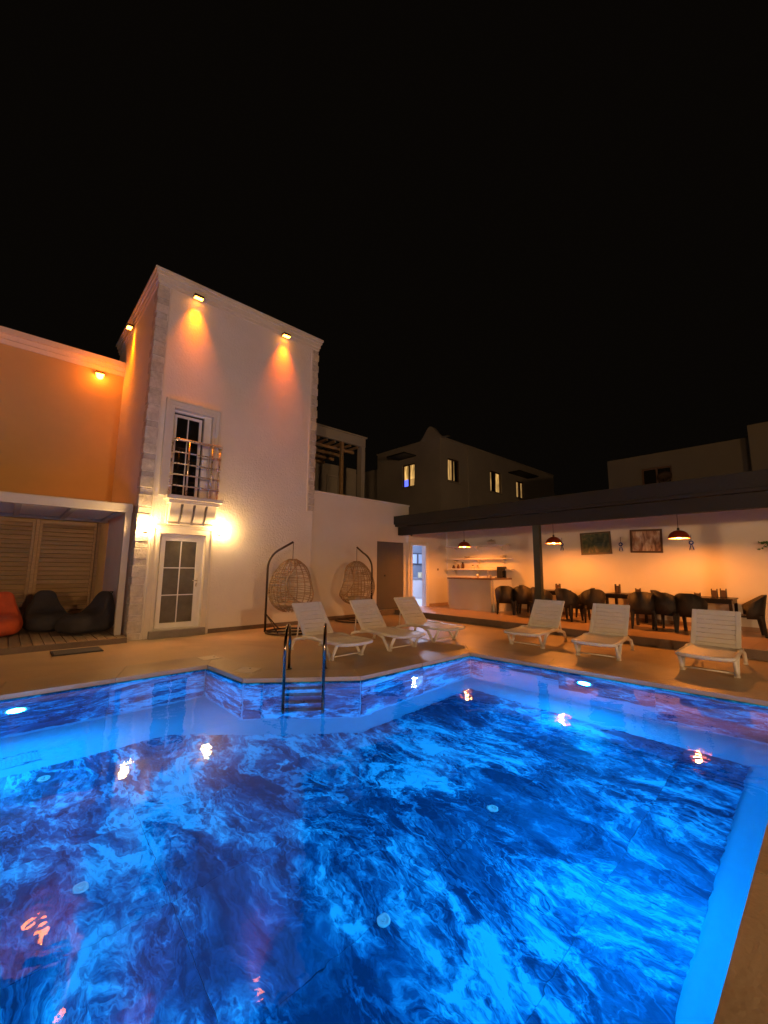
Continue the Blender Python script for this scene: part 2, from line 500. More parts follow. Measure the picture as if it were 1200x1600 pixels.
# chamfer with the ladder
wall_slab(INN[4], INN[3], 0.02, 0.28, -1.10, TOP, -1)
wall_slab(INN[4], INN[3], 0.02, 0.27, -1.40, -1.11, -1)
wall_slab(INN[4], INN[3], 0.28, 1.60, -1.40, TOP, -1)
# wall in front of the three loungers
wall_slab(INN[3], INN[2], 0.0, 1.28, -1.38, TOP, -1)
wall_slab(INN[3], INN[2], 1.28, 2.55, -1.34, TOP, -1)
# far wall (some slabs are missing, the pale plaster shows)
wall_slab(INN[2], INN[1], 0.03, 0.26, -1.38, TOP, -1)
wall_slab(INN[2], INN[1], 0.26, 1.32, -0.52, TOP, -1)
wall_slab(INN[2], INN[1], 1.32, 1.58, -0.66, TOP, -1)
wall_slab(INN[2], INN[1], 1.58, 2.86, -0.98, TOP, -1)
wall_slab(INN[2], INN[1], 2.86, 4.20, -1.40, TOP, -1)

# marble-look slabs on the basin floor, clipped to the printed field
FIELD = [(-5.2, 0.80), (6.02, 0.80), (5.90, 4.28), (3.58, 4.28), (2.24, 5.30), (2.20, 5.72), (-5.2, 5.72)]
def clip(poly, n, c):
    out = []
    for i in range(len(poly)):
        a, b = poly[i], poly[(i+1) % len(poly)]
        da, db = n[0]*a[0] + n[1]*a[1] - c, n[0]*b[0] + n[1]*b[1] - c
        if da <= 0: out.append(a)
        if da * db < 0:
            t = da / (da - db); out.append((a[0] + (b[0]-a[0])*t, a[1] + (b[1]-a[1])*t))
    return out
# field is split in convex bits: rectangle cells are clipped against the right-hand polygon by the diagonal where needed
xs = [-5.2, -3.8, -1.36, 1.08, 3.52, 6.1]
ys = [0.80, 1.35, 2.30, 3.32, 4.28, 5.30, 5.72]
for i in range(len(xs) - 1):
    for j in range(len(ys) - 1):
        g = 0.0015
        cell = [(xs[i]+g, ys[j]+g), (xs[i+1]-g, ys[j]+g), (xs[i+1]-g, ys[j+1]-g), (xs[i]+g, ys[j+1]-g)]
        if ys[j] >= 4.27:
            # left of the diagonal edge, and of x = 2.22 in the last row
            cell = clip(cell, (0.606, 0.796), 0.606*3.58 + 0.796*4.28)
            if cell and ys[j] > 5.2: cell = clip(cell, (1, 0), 2.22)
        cell = clip(cell, (0.9994, 0.0345), 0.9994*6.02 + 0.0345*0.80) if cell else cell
        if len(cell) < 3: continue
        ar = 0.5 * abs(sum(cell[k][0]*cell[(k+1) % len(cell)][1] - cell[(k+1) % len(cell)][0]*cell[k][1] for k in range(len(cell))))
        if ar < 0.02: continue
        cx = sum(p[0] for p in cell) / len(cell); cy_ = sum(p[1] for p in cell) / len(cell)
        mb = MB().prism([(p[0]-cx, p[1]-cy_, 0) for p in cell], (0, 0, 0.014))
        o = obj('floor_slab', mb, marble_floor, basin, world=False)
        o.location = (cx, cy_, FZ + 0.001)

# water: one clear sheet, slightly rippled
wm = bpy.data.materials.new('clear_pool_water'); wm.use_nodes = True
nt = wm.node_tree
b = nt.nodes['Principled BSDF']
b.inputs['Base Color'].default_value = (0.93, 0.98, 1.0, 1)
b.inputs['Roughness'].default_value = 0.022
b.inputs['IOR'].default_value = 1.333
b.inputs['Transmission Weight'].default_value = 1.0
tc = nd(nt, 'ShaderNodeTexCoord')
n1 = nd(nt, 'ShaderNodeTexNoise'); n1.inputs['Scale'].default_value = 3.0; n1.inputs['Detail'].default_value = 3; n1.inputs['Distortion'].default_value = 0.4
n2 = nd(nt, 'ShaderNodeTexNoise'); n2.inputs['Scale'].default_value = 7; n2.inputs['Detail'].default_value = 2
mxm = nd(nt, 'ShaderNodeMath', operation='MULTIPLY_ADD'); mxm.inputs[1].default_value = 0.20
bp = nd(nt, 'ShaderNodeBump'); bp.inputs['Strength'].default_value = 1.0; bp.inputs['Distance'].default_value = 0.0045
nt.links.new(tc.outputs['Object'], n1.inputs['Vector']); nt.links.new(tc.outputs['Object'], n2.inputs['Vector'])
nt.links.new(n2.outputs['Fac'], mxm.inputs[0]); nt.links.new(n1.outputs['Fac'], mxm.inputs[2])
nt.links.new(mxm.outputs[0], bp.inputs['Height']); nt.links.new(bp.outputs['Normal'], b.inputs['Normal'])
water = obj('pool_water', MB().poly([(x, y, WZ) for x, y in INN]), wm); struct(water)
if water.data.polygons[0].normal.z < 0: water.data.flip_normals()       # air above, water below

# floor inlets and a drain grate
def inlet(x, y, label):
    t = thing('floor_inlet', (x, y, FZ + 0.015), label, 'pool inlet', 'round inlets on the pool floor'); t.scale = (.78, .78, 1)
    obj('rim', MB().lathe([(0, 0), (0.062, 0), (0.062, 0.008), (0.045, 0.014), (0.040, 0.008), (0, 0.008)], seg=24), inlet_m, t, True, world=False)
    obj('nozzle', MB().lathe([(0, 0.009), (0.018, 0.009), (0.018, 0.02), (0.010, 0.022), (0.008, 0.012), (0, 0.012)], seg=16), inlet_m, t, True, world=False)
inlet(2.11, 2.27, 'round white pool inlet on the floor nearest the bottom edge')
inlet(3.58, 2.36, 'round white pool inlet on the floor right of the middle of the pool')
inlet(0.62, 3.81, 'round white pool inlet on the floor at the left of the pool')
inlet(0.49, 5.47, 'round white pool inlet near the blue border under the left pool lamp')
grate_m = mat('blue_grate_plastic', (0.06, 0.33, 0.48), 0.6, spec=0.03)
t = thing('drain_grate', (0.30, 6.05, FZ + 0.002), 'rectangular grate on the pale blue border under the left pool lamp', 'drain grate')
obj('grate_frame', MB().box(-.19, .19, -.13, -.11, 0, .012).box(-.19, .19, .11, .13, 0, .012).box(-.19, -.17, -.11, .11, 0, .012).box(.17, .19, -.11, .11, 0, .012), grate_m, t, world=False)
bar0 = None
for k in range(9):
    x = -0.155 + k * 0.038
    if bar0 is None: bar0 = obj('bar', MB().box(-.008, .008, -.11, .11, 0, .010), grate_m, t, world=False); bar0.location = (x, 0, 0)
    else: share('bar', bar0, t, (x, 0, 0))

POOL_COL = (0.004, 0.40, 1.0)
lens_pool = emit('pool_lamp_lens_glow', POOL_COL, L_POOL)
def pool_lamp(x, y, z, nx, ny, label):
    t = thing('pool_lamp', (x, y, z), label, 'pool lamp', 'lamps set in the pool walls')
    ang = math.atan2(ny, nx)
    rot = Matrix.Rotation(ang, 4, 'Z') @ Matrix.Rotation(R_(90), 4, 'Y')
    obj('bezel', MB().lathe([(0.085, 0), (0.125, 0), (0.125, 0.018), (0.10, 0.030), (0.085, 0.020)], seg=28).xf(rot), inlet_m, t, True, world=False)
    obj('lens', MB().lathe([(0, 0.045), (0.04, 0.040), (0.07, 0.030), (0.084, 0.018), (0.084, 0.004), (0, 0.004)], seg=28).xf(rot), lens_pool, t, True, world=False)
pool_lamp(0.27, 6.708, -0.53, 0, -1, 'glowing white pool lamp in the left pool wall below the beanbags')
pool_lamp(6.565, 2.69, -0.46, -1, -0.08, 'glowing white pool lamp in the far right pool wall below the loungers')
pool_lamp(3.4, 0.425, -0.55, 0, 1, 'added fill lamp in the near pool wall on the right, hidden below the coping')  # this and the next three: unseen, added to light the pool more evenly
pool_lamp(-0.2, 0.425, -0.55, 0, 1, 'added fill lamp in the near pool wall below the photographer')
pool_lamp(-5.99, 3.4, -0.55, 1, 0, 'added fill lamp in the end wall far beyond the left edge of the picture')
pool_lamp(-3.4, 6.708, -0.53, 0, -1, 'added fill lamp in the pool wall beyond the left edge of the picture')

# skimmer lids set in the coping
def skimmer_lid(x, y, rz, label):
    t = thing('skimmer_lid', (x, y, 0.001), label, 'skimmer lid', 'square lids in the pool coping', R_(rz))
    obj('lid_frame', MB().box(-.15, .15, -.15, -.135, 0, .006).box(-.15, .15, .135, .15, 0, .006).box(-.15, -.135, -.135, .135, 0, .006).box(.135, .15, -.135, .135, 0, .006), trim, t, world=False)
    obj('lid_plate', MB().box(-.132, .132, -.132, .132, 0, .005, .001), trim, t, world=False)
    obj('finger_hole', MB().lathe([(0, .0052), (.018, .0052), (.018, .006), (0, .006)], (.08, 0, 0), 12), black_plastic, t, world=False)
skimmer_lid(2.68, 7.22, 3, 'pale square lid in the coping at the corner left of the ladder')
skimmer_lid(2.80, 6.02, 36, 'pale square lid in the coping just left of the ladder rails')
# ladder
ladder_steel = mat('wet_ladder_steel', (0.24, 0.21, 0.18), 0.16, 0.05, 8, metal=1.0)
def ladder():
    t = thing('pool_ladder', (3.35, 5.02, 0), 'stainless steel pool ladder with two curved handrails on the angled edge', 'pool ladder')
    nrm = Vector((0.59, 0.81, 0)); tan = Vector((0.81, -0.59, 0))
    base = Vector((3.0, 5.27, 0)); w = 0.53
    for k in range(2):
        c = base + tan * (w * k)
        ins = c - nrm * 0.10
        path = [ins + Vector((0, 0, -1.15)), ins + Vector((0, 0, 0.38))]
        for q in range(0, 11):
            a = math.pi * q / 10
            path.append(c + nrm * (-0.10 + 0.30 - 0.30 * math.cos(a)) + Vector((0, 0, 0.38 + 0.31 * math.sin(a))))
        path.append(c + nrm * 0.50 + Vector((0, 0, 0.0)))
        obj('handrail', MB().tube(path, 0.021, 10), ladder_steel, t, True)
        obj('floor_flange', MB().lathe([(0, 0.001), (0.045, 0.001), (0.045, 0.012), (0.025, 0.02), (0, 0.02)], tuple(c + nrm * 0.50), 16), ladder_steel, t, True)
    for z in (-0.22, -0.50, -0.78, -1.06):
        a = base - nrm * 0.10 + Vector((0, 0, z)); b2 = a + tan * w
        q = nrm * 0.05
        mb = MB().prism([a - q, b2 - q, b2 + q, a + q], (0, 0, 0.025))
        obj('tread', mb, ladder_steel, t)
ladder()

# ------------------------------------------------------------------ the tower of the villa
TX0, TX1, TY, TZ = 2.0, 6.35, 9.95, 8.05
villa = thing('villa', (2.0, 9.95, 0), 'tall white stucco villa tower with stone corner blocks and amber downlights', 'house')
DOOR = (2.44, 3.42, 0.16, 2.24); WIN = (2.53, 3.40, 3.08, 5.14)
mb = MB()
holed_wall(mb, 'x', TY, TX0, TX1, -0.02, TZ, [DOOR, WIN], 0.22)
mb.quad((TX0, TY, -0.02), (TX0, 14.4, -0.02), (TX0, 14.4, TZ), (TX0, TY, TZ))
mb.quad((TX1, TY, -0.02), (TX1, 14.4, -0.02), (TX1, 14.4, TZ), (TX1, TY, TZ))
mb.quad((TX0, 14.4, -0.02), (TX1, 14.4, -0.02), (TX1, 14.4, TZ), (TX0, 14.4, TZ))
obj('wall', mb, plaster, villa)
# cornice: three stepped courses all round
mb = MB()
for z0, z1, d in ((8.02, 8.10, 0.03), (8.10, 8.22, 0.055), (8.22, 8.30, 0.09), (8.30, 8.36, 0.12)):
    mb.box(TX0 - d, TX1 + d, TY - d, 14.4 + d, z0 + 0.001, z1)
obj('cornice', mb, trim, villa)
# thin raised edge strips beside the corner stones
obj('edge_strip', MB().box(2.235, 2.275, TY - 0.02, TY + .01, 0.0, 7.99, 0.006), trim, villa)
obj('edge_strip', MB().box(6.13, 6.17, TY - 0.02, TY + .01, 3.1, 7.99, 0.006), trim, villa)
obj('plinth', MB().box(3.5, 6.37, TY - 0.025, TY + .02, -0.01, 0.09, 0.004).box(2.27, 2.4, TY - 0.025, TY + .02, -0.01, 0.09), riser_m, villa)
# corner stones
z = 0.0; k = 0
while z < 7.95:
    h = random.uniform(0.20, 0.27) if k % 2 else random.uniform(0.11, 0.16)
    h = min(h, 8.0 - z)
    d = 0.028 if k % 2 else 0.014
    w = random.uniform(-0.01, 0.01)
    mb = MB().box(TX0 - d, 2.225 + w, TY - d, TY + 0.25 + w, z + 0.006, z + h - 0.006, 0.012)
    for v in mb.bm.verts: v.co += Vector((random.uniform(-1, 1), random.uniform(-1, 1), random.uniform(-1, 1))) * 0.005
    obj('corner_stone', mb, quoin_m, villa)
    z += h; k += 1
z = 3.12; k = 0
while z < 7.95:
    h = random.uniform(0.20, 0.27) if k % 2 else random.uniform(0.11, 0.16)
    h = min(h, 8.0 - z); d = 0.028 if k % 2 else 0.014
    w = random.uniform(-0.01, 0.01)
    mb = MB().box(6.175 + w, TX1 + d, TY - d, TY + 0.25, z + 0.006, z + h - 0.006, 0.012)
    for v in mb.bm.verts: v.co += Vector((random.uniform(-1, 1), random.uniform(-1, 1), random.uniform(-1, 1))) * 0.005
    obj('corner_stone', mb, quoin_m, villa)
    z += h; k += 1

def surround(mb, x0, x1, z0, z1, w, y, steps, bottom=False):
    """moulded frame outside the opening"""
    for a, b2, d in steps:      # a..b2 fraction of width from the opening outward, d: proud
        i, o_ = w * a, w * b2
        mb.box(x0 - o_, x0 - i, y - d, y + .005, z0, z1 + i)
        mb.box(x1 + i, x1 + o_, y - d, y + .005, z0, z1 + i)
        mb.box(x0 - o_, x1 + o_, y - d, y + .005, z1 + i, z1 + o_)
# door
door = bpy.data.objects.new('door', None); COL.objects.link(door); door.parent = villa; door.location = (0.44, 0.08, 0.16)
mb = MB(); surround(mb, DOOR[0], DOOR[1], 0.0, DOOR[3], 0.17, TY, ((0, .35, .05), (.35, .7, .035), (.7, 1, .06)))
obj('door_surround', mb, trim, villa)
mb = MB(); surround(mb, WIN[0], WIN[1], WIN[2], WIN[3], 0.19, TY, ((0, .3, .05), (.3, .75, .07), (.75, 1, .10)))
obj('window_surround', mb, trim, villa)
X0, X1, Z0, Z1 = DOOR
yf = TY + 0.09
mb = MB().box(X0, X0 + .055, yf, yf + .07, Z0, Z1).box(X1 - .055, X1, yf, yf + .07, Z0, Z1).box(X0 + .055, X1 - .055, yf, yf + .07, Z1 - .055, Z1)
obj('jamb', mb, pvc, door)
lx0, lx1, lz0, lz1 = X0 + .06, X1 - .06, Z0 + .01, Z1 - .06
st = 0.095
mb = MB().box(lx0, lx0 + st, yf - .012, yf + .05, lz0, lz1, .006).box(lx1 - st, lx1, yf - .012, yf + .05, lz0, lz1, .006)
mb.box(lx0 + st, lx1 - st, yf - .010, yf + .048, lz1 - st, lz1, .004).box(lx0 + st, lx1 - st, yf - .010, yf + .048, lz0, lz0 + st + .02, .004)
obj('leaf_frame', mb, pvc, door)
gx0, gx1, gz0, gz1 = lx0 + st, lx1 - st, lz0 + st + .02, lz1 - st
gw, gh = (gx1 - gx0) / 2, (gz1 - gz0) / 3
for i in range(2):
    for j in range(3):
        obj('pane', MB().box(gx0 + i*gw + .004, gx0 + (i+1)*gw - .004, yf + .012, yf + .02, gz0 + j*gh + .004, gz0 + (j+1)*gh - .004), glass_curtain, door)
obj('glazing_bar', MB().box(gx0 + gw - .011, gx0 + gw + .011, yf + .002, yf + .03, gz0, gz1), pvc, door)
for j in (1, 2):
    obj('glazing_bar', MB().box(gx0, gx0 + gw - .011, yf + .003, yf + .029, gz0 + j*gh - .011, gz0 + j*gh + .011).box(gx0 + gw + .011, gx1, yf + .003, yf + .029, gz0 + j*gh - .011, gz0 + j*gh + .011), pvc, door)
obj('handle', MB().box(lx1 - .065, lx1 - .03, yf - .022, yf - .010, 1.05, 1.25, .004).tube([(lx1 - .048, yf - .02, 1.2), (lx1 - .048, yf - .06, 1.2), (lx1 - .15, yf - .065, 1.2)], .010, 8), steel, door, True)
obj('threshold', MB().box(2.36, 3.50, TY - 0.16, TY + .2, -0.005, 0.155, .008), mat('grey_marble_step', (0.22, 0.20, 0.19), 0.4, 0.15, 5), villa)
obj('room_back', MB().quad((2.3, TY + .5, 0), (3.6, TY + .5, 0), (3.6, TY + .5, 2.5), (2.3, TY + .5, 2.5)), mat('dim_room_wall', (0.1, 0.09, 0.07), .9), villa)
# french window
window = bpy.data.objects.new('french_window', None); COL.objects.link(window); window.parent = villa; window.location = (0.53, 0.1, 3.08)
X0, X1, Z0, Z1 = WIN
yf = TY + 0.10
obj('jamb', MB().box(X0, X0 + .04, yf, yf + .07, Z0, Z1).box(X1 - .16, X1, yf - .02, yf + .07, Z0, Z1).box(X0 + .04, X1 - .16, yf, yf + .07, Z1 - .05, Z1), pvc, window)
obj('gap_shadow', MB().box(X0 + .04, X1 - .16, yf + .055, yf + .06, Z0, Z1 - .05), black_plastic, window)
lx0, lx1, lz0, lz1 = X0 + .045, X1 - .205, Z0 + .01, Z1 - .10
st = .06
obj('leaf_frame', MB().box(lx0, lx0 + st, yf, yf + .05, lz0, lz1, .004).box(lx1 - st, lx1, yf, yf + .05, lz0, lz1, .004).box(lx0 + st, lx1 - st, yf + .001, yf + .049, lz1 - st, lz1).box(lx0 + st, lx1 - st, yf + .001, yf + .049, lz0, lz0 + st), pvc, window)
gx0, gx1, gz0, gz1 = lx0 + st, lx1 - st, lz0 + st, lz1 - st
gw = (gx1 - gx0) / 2; gh = (gz1 - gz0)
for i in range(2):
    for j in range(1):
        obj('pane', MB().box(gx0 + i*gw + .004, gx0 + (i+1)*gw - .004, yf + .02, yf + .028, gz0 + j*gh + .004, gz0 + (j+1)*gh - .004), glass_dark, window)
obj('glazing_bar', MB().box(gx0 + gw - .012, gx0 + gw + .012, yf + .006, yf + .036, gz0, gz1), pvc, window)
# little balcony: slab, scroll brackets, railing
balc = bpy.data.objects.new('balcony', None); COL.objects.link(balc); balc.parent = villa; balc.location = (0.5, -0.02, 2.5)
obj('balcony_slab', MB().box(2.44, 3.66, TY - 0.34, TY - .002, 2.99, 3.075, .012), trim, balc)
obj('slab_moulding', MB().box(2.50, 3.60, TY - 0.28, TY - .002, 2.90, 2.988, .010), trim, balc)
obj('bracket_backing', MB().box(2.52, 3.58, TY - 0.05, TY - .003, 2.46, 2.90, .008), trim, balc)
prof = []
for q in range(13):
    a = q / 12
    yy = -0.27 + 0.19 * a ** 1.5 + 0.02 * math.sin(a * math.pi * 2)
    prof.append((yy, 2.90 - 0.40 * a))
for q in range(7):                                        # lower curl
    a = q / 6 * math.pi
    prof.append((-0.085 - 0.035 * math.sin(a) + 0.03 * a / math.pi, 2.50 - 0.045 * (1 - math.cos(a)) / 2 - 0.01))
prof += [(-0.04, 2.46), (-0.04, 2.90)]
for k in range(4):
    x = 2.555 + k * 0.262
    mb = MB().prism([(x, TY + p[0], p[1]) for p in prof], (0.205, 0, 0))
    smooth_by_angle(obj('scroll_bracket', mb, trim, balc), 35)
railing = bpy.data.objects.new('railing', None); COL.objects.link(railing); railing.parent = balc
mb = MB()
yr = TY - 0.27; ra, rb = 2.54, 3.58
def rail_path(z):
    return [(ra, TY - .01, z), (ra, yr + .05, z), (ra + .015, yr + .015, z), (ra + .05, yr, z), (rb - .05, yr, z), (rb - .015, yr + .015, z), (rb, yr + .05, z), (rb, TY - .01, z)]
obj('top_rail', MB().tube(rail_path(4.35), 0.032, 10), steel, balc, True)
for z in (3.30, 3.55, 3.80, 4.06):
    obj('rail', MB().tube(rail_path(z), 0.017, 8), steel, balc, True)
for x, y in ((ra, TY - .05), (ra + .30, yr), (rb - .22, yr), (rb, TY - .14)):
    obj('baluster', MB().tube([(x, y, 3.07), (x, y, 4.34)], 0.02, 8), steel, balc, True)
bpy.data.objects.remove(railing)

# wall lanterns
glow_wall = emit('lantern_globe_glow', (1.0, 0.58, 0.20), L_WALL)
def wall_lantern(x, y, z, label):
    t = thing('wall_lantern', (x, y, z), label, 'wall lamp', 'lanterns either side of the tower door')
    obj('back_plate', MB().box(-.045, .045, -.02, -.001, -.10, .10, .006), dark_metal, t, world=False)
    obj('arm', MB().tube([(0, -.02, -.06), (0, -.07, -.09), (0, -.13, -.09)], .010, 8), dark_metal, t, True, world=False)
    obj('holder', MB().lathe([(0, -.10), (.035, -.10), (.045, -.07), (0, -.07)], (0, -.13, 0), 14), dark_metal, t, True, world=False)
    obj('globe', MB().sphere((0, -.13, .02), .085, 20, 1, 1, 1.1), glow_wall, t, True, world=False)
wall_lantern(2.14, TY - .025, 2.32, 'lit round wall lantern left of the tower door by the corner stones')
wall_lantern(3.72, TY, 2.36, 'lit round wall lantern right of the tower door')

# amber downlights
glow_amber = emit('amber_downlight_glow', (1.0, 0.30, 0.03), 20.0)
def downlight(x, y, z, dirx, diry, label, power=P_AMBER, size=58, tilt=0.06, kind='AREA', out=0.085, col=(1.0, 0.175, 0.0)):
    """dirx,diry: outward normal of the wall it hangs on"""
    t = thing('downlight', (x, y, z), label, 'downlight', 'amber downlights under the cornices')
    ang = math.atan2(diry, dirx) + R_(90)
    Rm = Matrix.Rotation(ang, 4, 'Z')
    obj('housing', MB().box(-.11, .11, -.15, -.005, -.005, .055, .006).xf(Rm), dark_metal, t, world=False)
    obj('lens', MB().box(-.095, .095, -.14, -.03, -.016, -.006).xf(Rm), glow_amber, t, world=False)
    if kind == 'POINT': obj('bulb', MB().sphere((0, -.10, -.075), .085, 16).xf(Rm), glow_amber, t, True, world=False)
    ld = bpy.data.lights.new('downlight_beam', kind); ld.energy = power; ld.color = col
    if kind == 'POINT': ld.shadow_soft_size = 0.04
    if kind == 'AREA': ld.shape = 'RECTANGLE'; ld.size = .20; ld.size_y = .09; ld.spread = R_(size)
    lo = bpy.data.objects.new('downlight_beam', ld); COL.objects.link(lo); lo.parent = t
    lo.location = Vector((dirx, diry, 0)) * out + Vector((0, 0, -.05))
    q = Vector((-dirx * tilt, -diry * tilt, -1)).to_track_quat('-Z', 'Y')
    lo.rotation_euler = q.to_euler() if abs(diry) > .5 else (q @ Matrix.Rotation(R_(90), 3, 'Z').to_quaternion()).to_euler()
downlight(2.83, TY - .05, 7.98, 0, -1, 'amber downlight under the tower cornice above the balcony window')
downlight(5.21, TY - .05, 7.98, 0, -1, 'amber downlight at the right end of the tower cornice', col=(1.0, 0.125, 0.002))
downlight(TX0 - .05, 12.4, 7.98, -1, 0, 'amber downlight on the narrow left side of the tower', power=P_AMBER * 1.3)

# ------------------------------------------------------------------ left wing with awning
WY = 13.35
wing = thing('villa_wing', (-2.0, WY, 0), 'amber lit wing wall left of the tower with a moulded cornice', 'house')
mb = MB(); holed_wall(mb, 'x', WY, -9.0, TX0 - .001, -0.02, 7.0, [], 0.2)
obj('wall', mb, mat('ochre_wing_render', (0.54, 0.39, 0.17), 0.8, 0.06, 0.9, bump=0.2, bscale=26, dirt=0.2, dirtcol=(0.42, 0.29, 0.15)), wing)
mb = MB()
for z0, z1, d in ((6.92, 7.04, .04), (7.04, 7.16, .09), (7.16, 7.30, .16)):
    mb.box(-9.0, TX0 - .002, WY - d, WY + 3.0, z0 + .001, z1)
obj('cornice', mb, trim, wing)
# louvred shutters
slat0 = None
for (sx0, sx1) in ((-2.55, -1.0), (-0.94, 0.47), (0.55, 1.72)):
    sh = bpy.data.objects.new('shutter', None); COL.objects.link(sh); sh.parent = wing; sh.location = ((sx0 + sx1) / 2 + 2.0, -0.14, 0.12)
    w = sx1 - sx0
    obj('shutter_frame', MB().box(-w/2, -w/2 + .06, -.03, .03, 0, 2.5, .004).box(w/2 - .06, w/2, -.03, .03, 0, 2.5, .004).box(-w/2 + .06, w/2 - .06, -.029, .029, 0, .07).box(-w/2 + .06, w/2 - .06, -.029, .029, 2.43, 2.5), timber_slat, sh, world=False)
    me0 = None
    for k in range(22):
        zc = 0.12 + k * 0.1075
        if me0 is None:
            mb = MB().box(-w/2 + .062, w/2 - .062, -.008, .008, -.048, .048)
            me0 = obj('slat', mb, timber_slat, sh, world=False); o = me0
        else: o = share('slat', me0, sh)
        o.location = (0, 0, zc); o.rotation_euler = (R_(-38), 0, 0)
obj('shutter_post', MB().box(0.475, 0.545, WY - .19, WY - .02, 0.1, 2.66), timber_slat, wing)
obj('shutter_post', MB().box(1.73, 1.80, WY - .19, WY - .02, 0.1, 2.66), timber_slat, wing)

awn = thing('awning', (-2.0, 10.2, 0), 'flat off-white veranda roof with pale ceiling panels over the beanbags', 'veranda roof')
AZ = 2.70
obj('front_beam', MB().box(-7, 1.93, 10.16, 10.30, AZ - .04, AZ + .14, .006), beam_white, awn)
obj('back_beam', MB().box(-7, 1.93, 13.0, 13.2, AZ - .04, AZ + .10, .006), beam_white, awn)
for k in range(9):
    x = 1.80 - k * 0.86
    obj('cross_beam', MB().box(x - .05, x + .05, 10.305, 12.995, AZ - .03, AZ + .09), beam_white, awn)
    if k < 8: obj('ceiling_panel', MB().box(x - .805, x - .055, 10.31, 12.99, AZ + .03, AZ + .07), panel_white, awn)
obj('roof_sheet', MB().box(-7, 1.93, 10.31, 13.33, AZ + .145, AZ + .17), beam_white, awn)
for x in (1.86, -4.4):
    obj('post', MB().box(x - .06, x + .06, 10.17, 10.29, -.005, AZ - .042, .005), beam_white, awn)
downlight(1.42, WY - .04, 6.78, 0, -1, 'amber downlight on the wing wall beside the tower', power=P_AMBER * 2.0, kind='POINT', out=.42)
downlight(-1.9, WY - .04, 6.78, 0, -1, 'amber downlight further left along the wing wall', power=P_AMBER * 2.0, kind='POINT', out=.42)
downlight(-5.2, WY - .04, 6.78, 0, -1, 'amber downlight at the far left of the wing wall', power=P_AMBER * 2.0, kind='POINT', out=.42)

# timber deck under the awning
vd = bpy.data.objects.new('veranda_deck', None); COL.objects.link(vd); struct(vd); vd.location = (0, 9.72, 0)
obj('fascia', MB().box(-6.0, 1.95, 9.70, 9.745, -.005, .094), riser_m, vd)
p0 = None
for k in range(49):
    x = 1.87 - k * 0.16
    if p0 is None:
        p0 = obj('plank', MB().box(-.073, .073, 0, 3.42, .07, .10, .004), plank_m, vd, world=False); o = p0
    else: o = share('plank', p0, vd)
    o.location = (x, 0.03 + random.uniform(-.004, .004), random.uniform(-.002, .002))
t = thing('doormat', (1.1, 9.24, 0), 'blue-grey mat lying on the deck in front of the timber veranda', 'doormat')
obj('mat_pile', MB().box(-.34, .34, -.22, .22, 0.0, .022, .006), mat_grey, t, world=False)
obj('mat_edging', MB().box(-.36, -.342, -.24, .24, 0, .014).box(.342, .36, -.24, .24, 0, .014).box(-.342, .342, -.24, -.222, 0, .014).box(-.342, .342, .222, .24, 0, .014), black_plastic, t, world=False)

# beanbags: a low round seat rising to a tall narrow back
def beanbag(x, y, rz, m, label):
    t = thing('beanbag', (x, y, 0.103), label, 'beanbag', 'beanbags on the veranda', rz)
    prof = [(-.46, .03), (-.50, .14), (-.47, .27), (-.38, .35), (-.22, .385), (-.06, .395), (.08, .42), (.17, .52), (.23, .68), (.28, .82), (.34, .885), (.41, .87), (.45, .76), (.47, .55), (.48, .30), (.46, .12), (.42, .03), (.2, .0), (0, 0), (-.25, 0)]
    n = 18; mb = MB(); rings = []
    for i in range(n + 1):
        tt = -1 + 2 * i / n
        s = (1 - abs(tt) ** 3.4) ** 0.5 if abs(tt) < 1 else 0.0
        ring = []
        for (py, pz) in prof:
            hw = 0.43 - 0.20 * min(1, max(0, (pz - .36)) / .30)          # narrower towards the top of the back
            cy, cz = -.02, .20
            yy = cy + (py - cy) * (0.25 + 0.75 * s); zz = max(0.0, cz + (pz - cz) * (0.30 + 0.70 * s))
            if pz > .42: yy = py * (0.85 + .15 * s); zz = .42 + (pz - .42) * (0.42 + .53 * s)
            ww = mnoise.noise(Vector((tt * 2 + x, yy * 4, zz * 4))) * 0.018
            ring.append(mb.bm.verts.new((tt * hw, yy + ww, max(0, zz + ww * (zz > .01)))))
        rings.append(ring)
    k = len(prof)
    for A, B in zip(rings, rings[1:]):
        for q in range(k): mb.bm.faces.new((A[q], A[(q+1) % k], B[(q+1) % k], B[q]))
    mb.bm.faces.new(rings[0]); mb.bm.faces.new(rings[-1][::-1])
    o = obj('cover', mb, m, t, True, world=False)
    md = o.modifiers.new('subd', 'SUBSURF'); md.levels = 1; md.render_levels = 2
    seam = [( (-.20), .215, .60), (-.10, .25, .76), (0, .262, .82), (.10, .25, .76), (.20, .215, .60)]
    obj('carry_handle', MB().tube([(-.07, .455, .80), (-.05, .50, .83), (.05, .50, .83), (.07, .455, .80)], .012, 6), m, t, True, world=False)
beanbag(-0.02, 11.55, R_(-8), bean_orange, 'orange beanbag chair at the left edge of the veranda')
beanbag(0.82, 11.85, R_(12), bean_grey, 'charcoal beanbag chair between the orange one and the veranda corner')
beanbag(1.42, 11.0, R_(-62), bean_grey, 'charcoal beanbag chair turned sideways next to the veranda post')

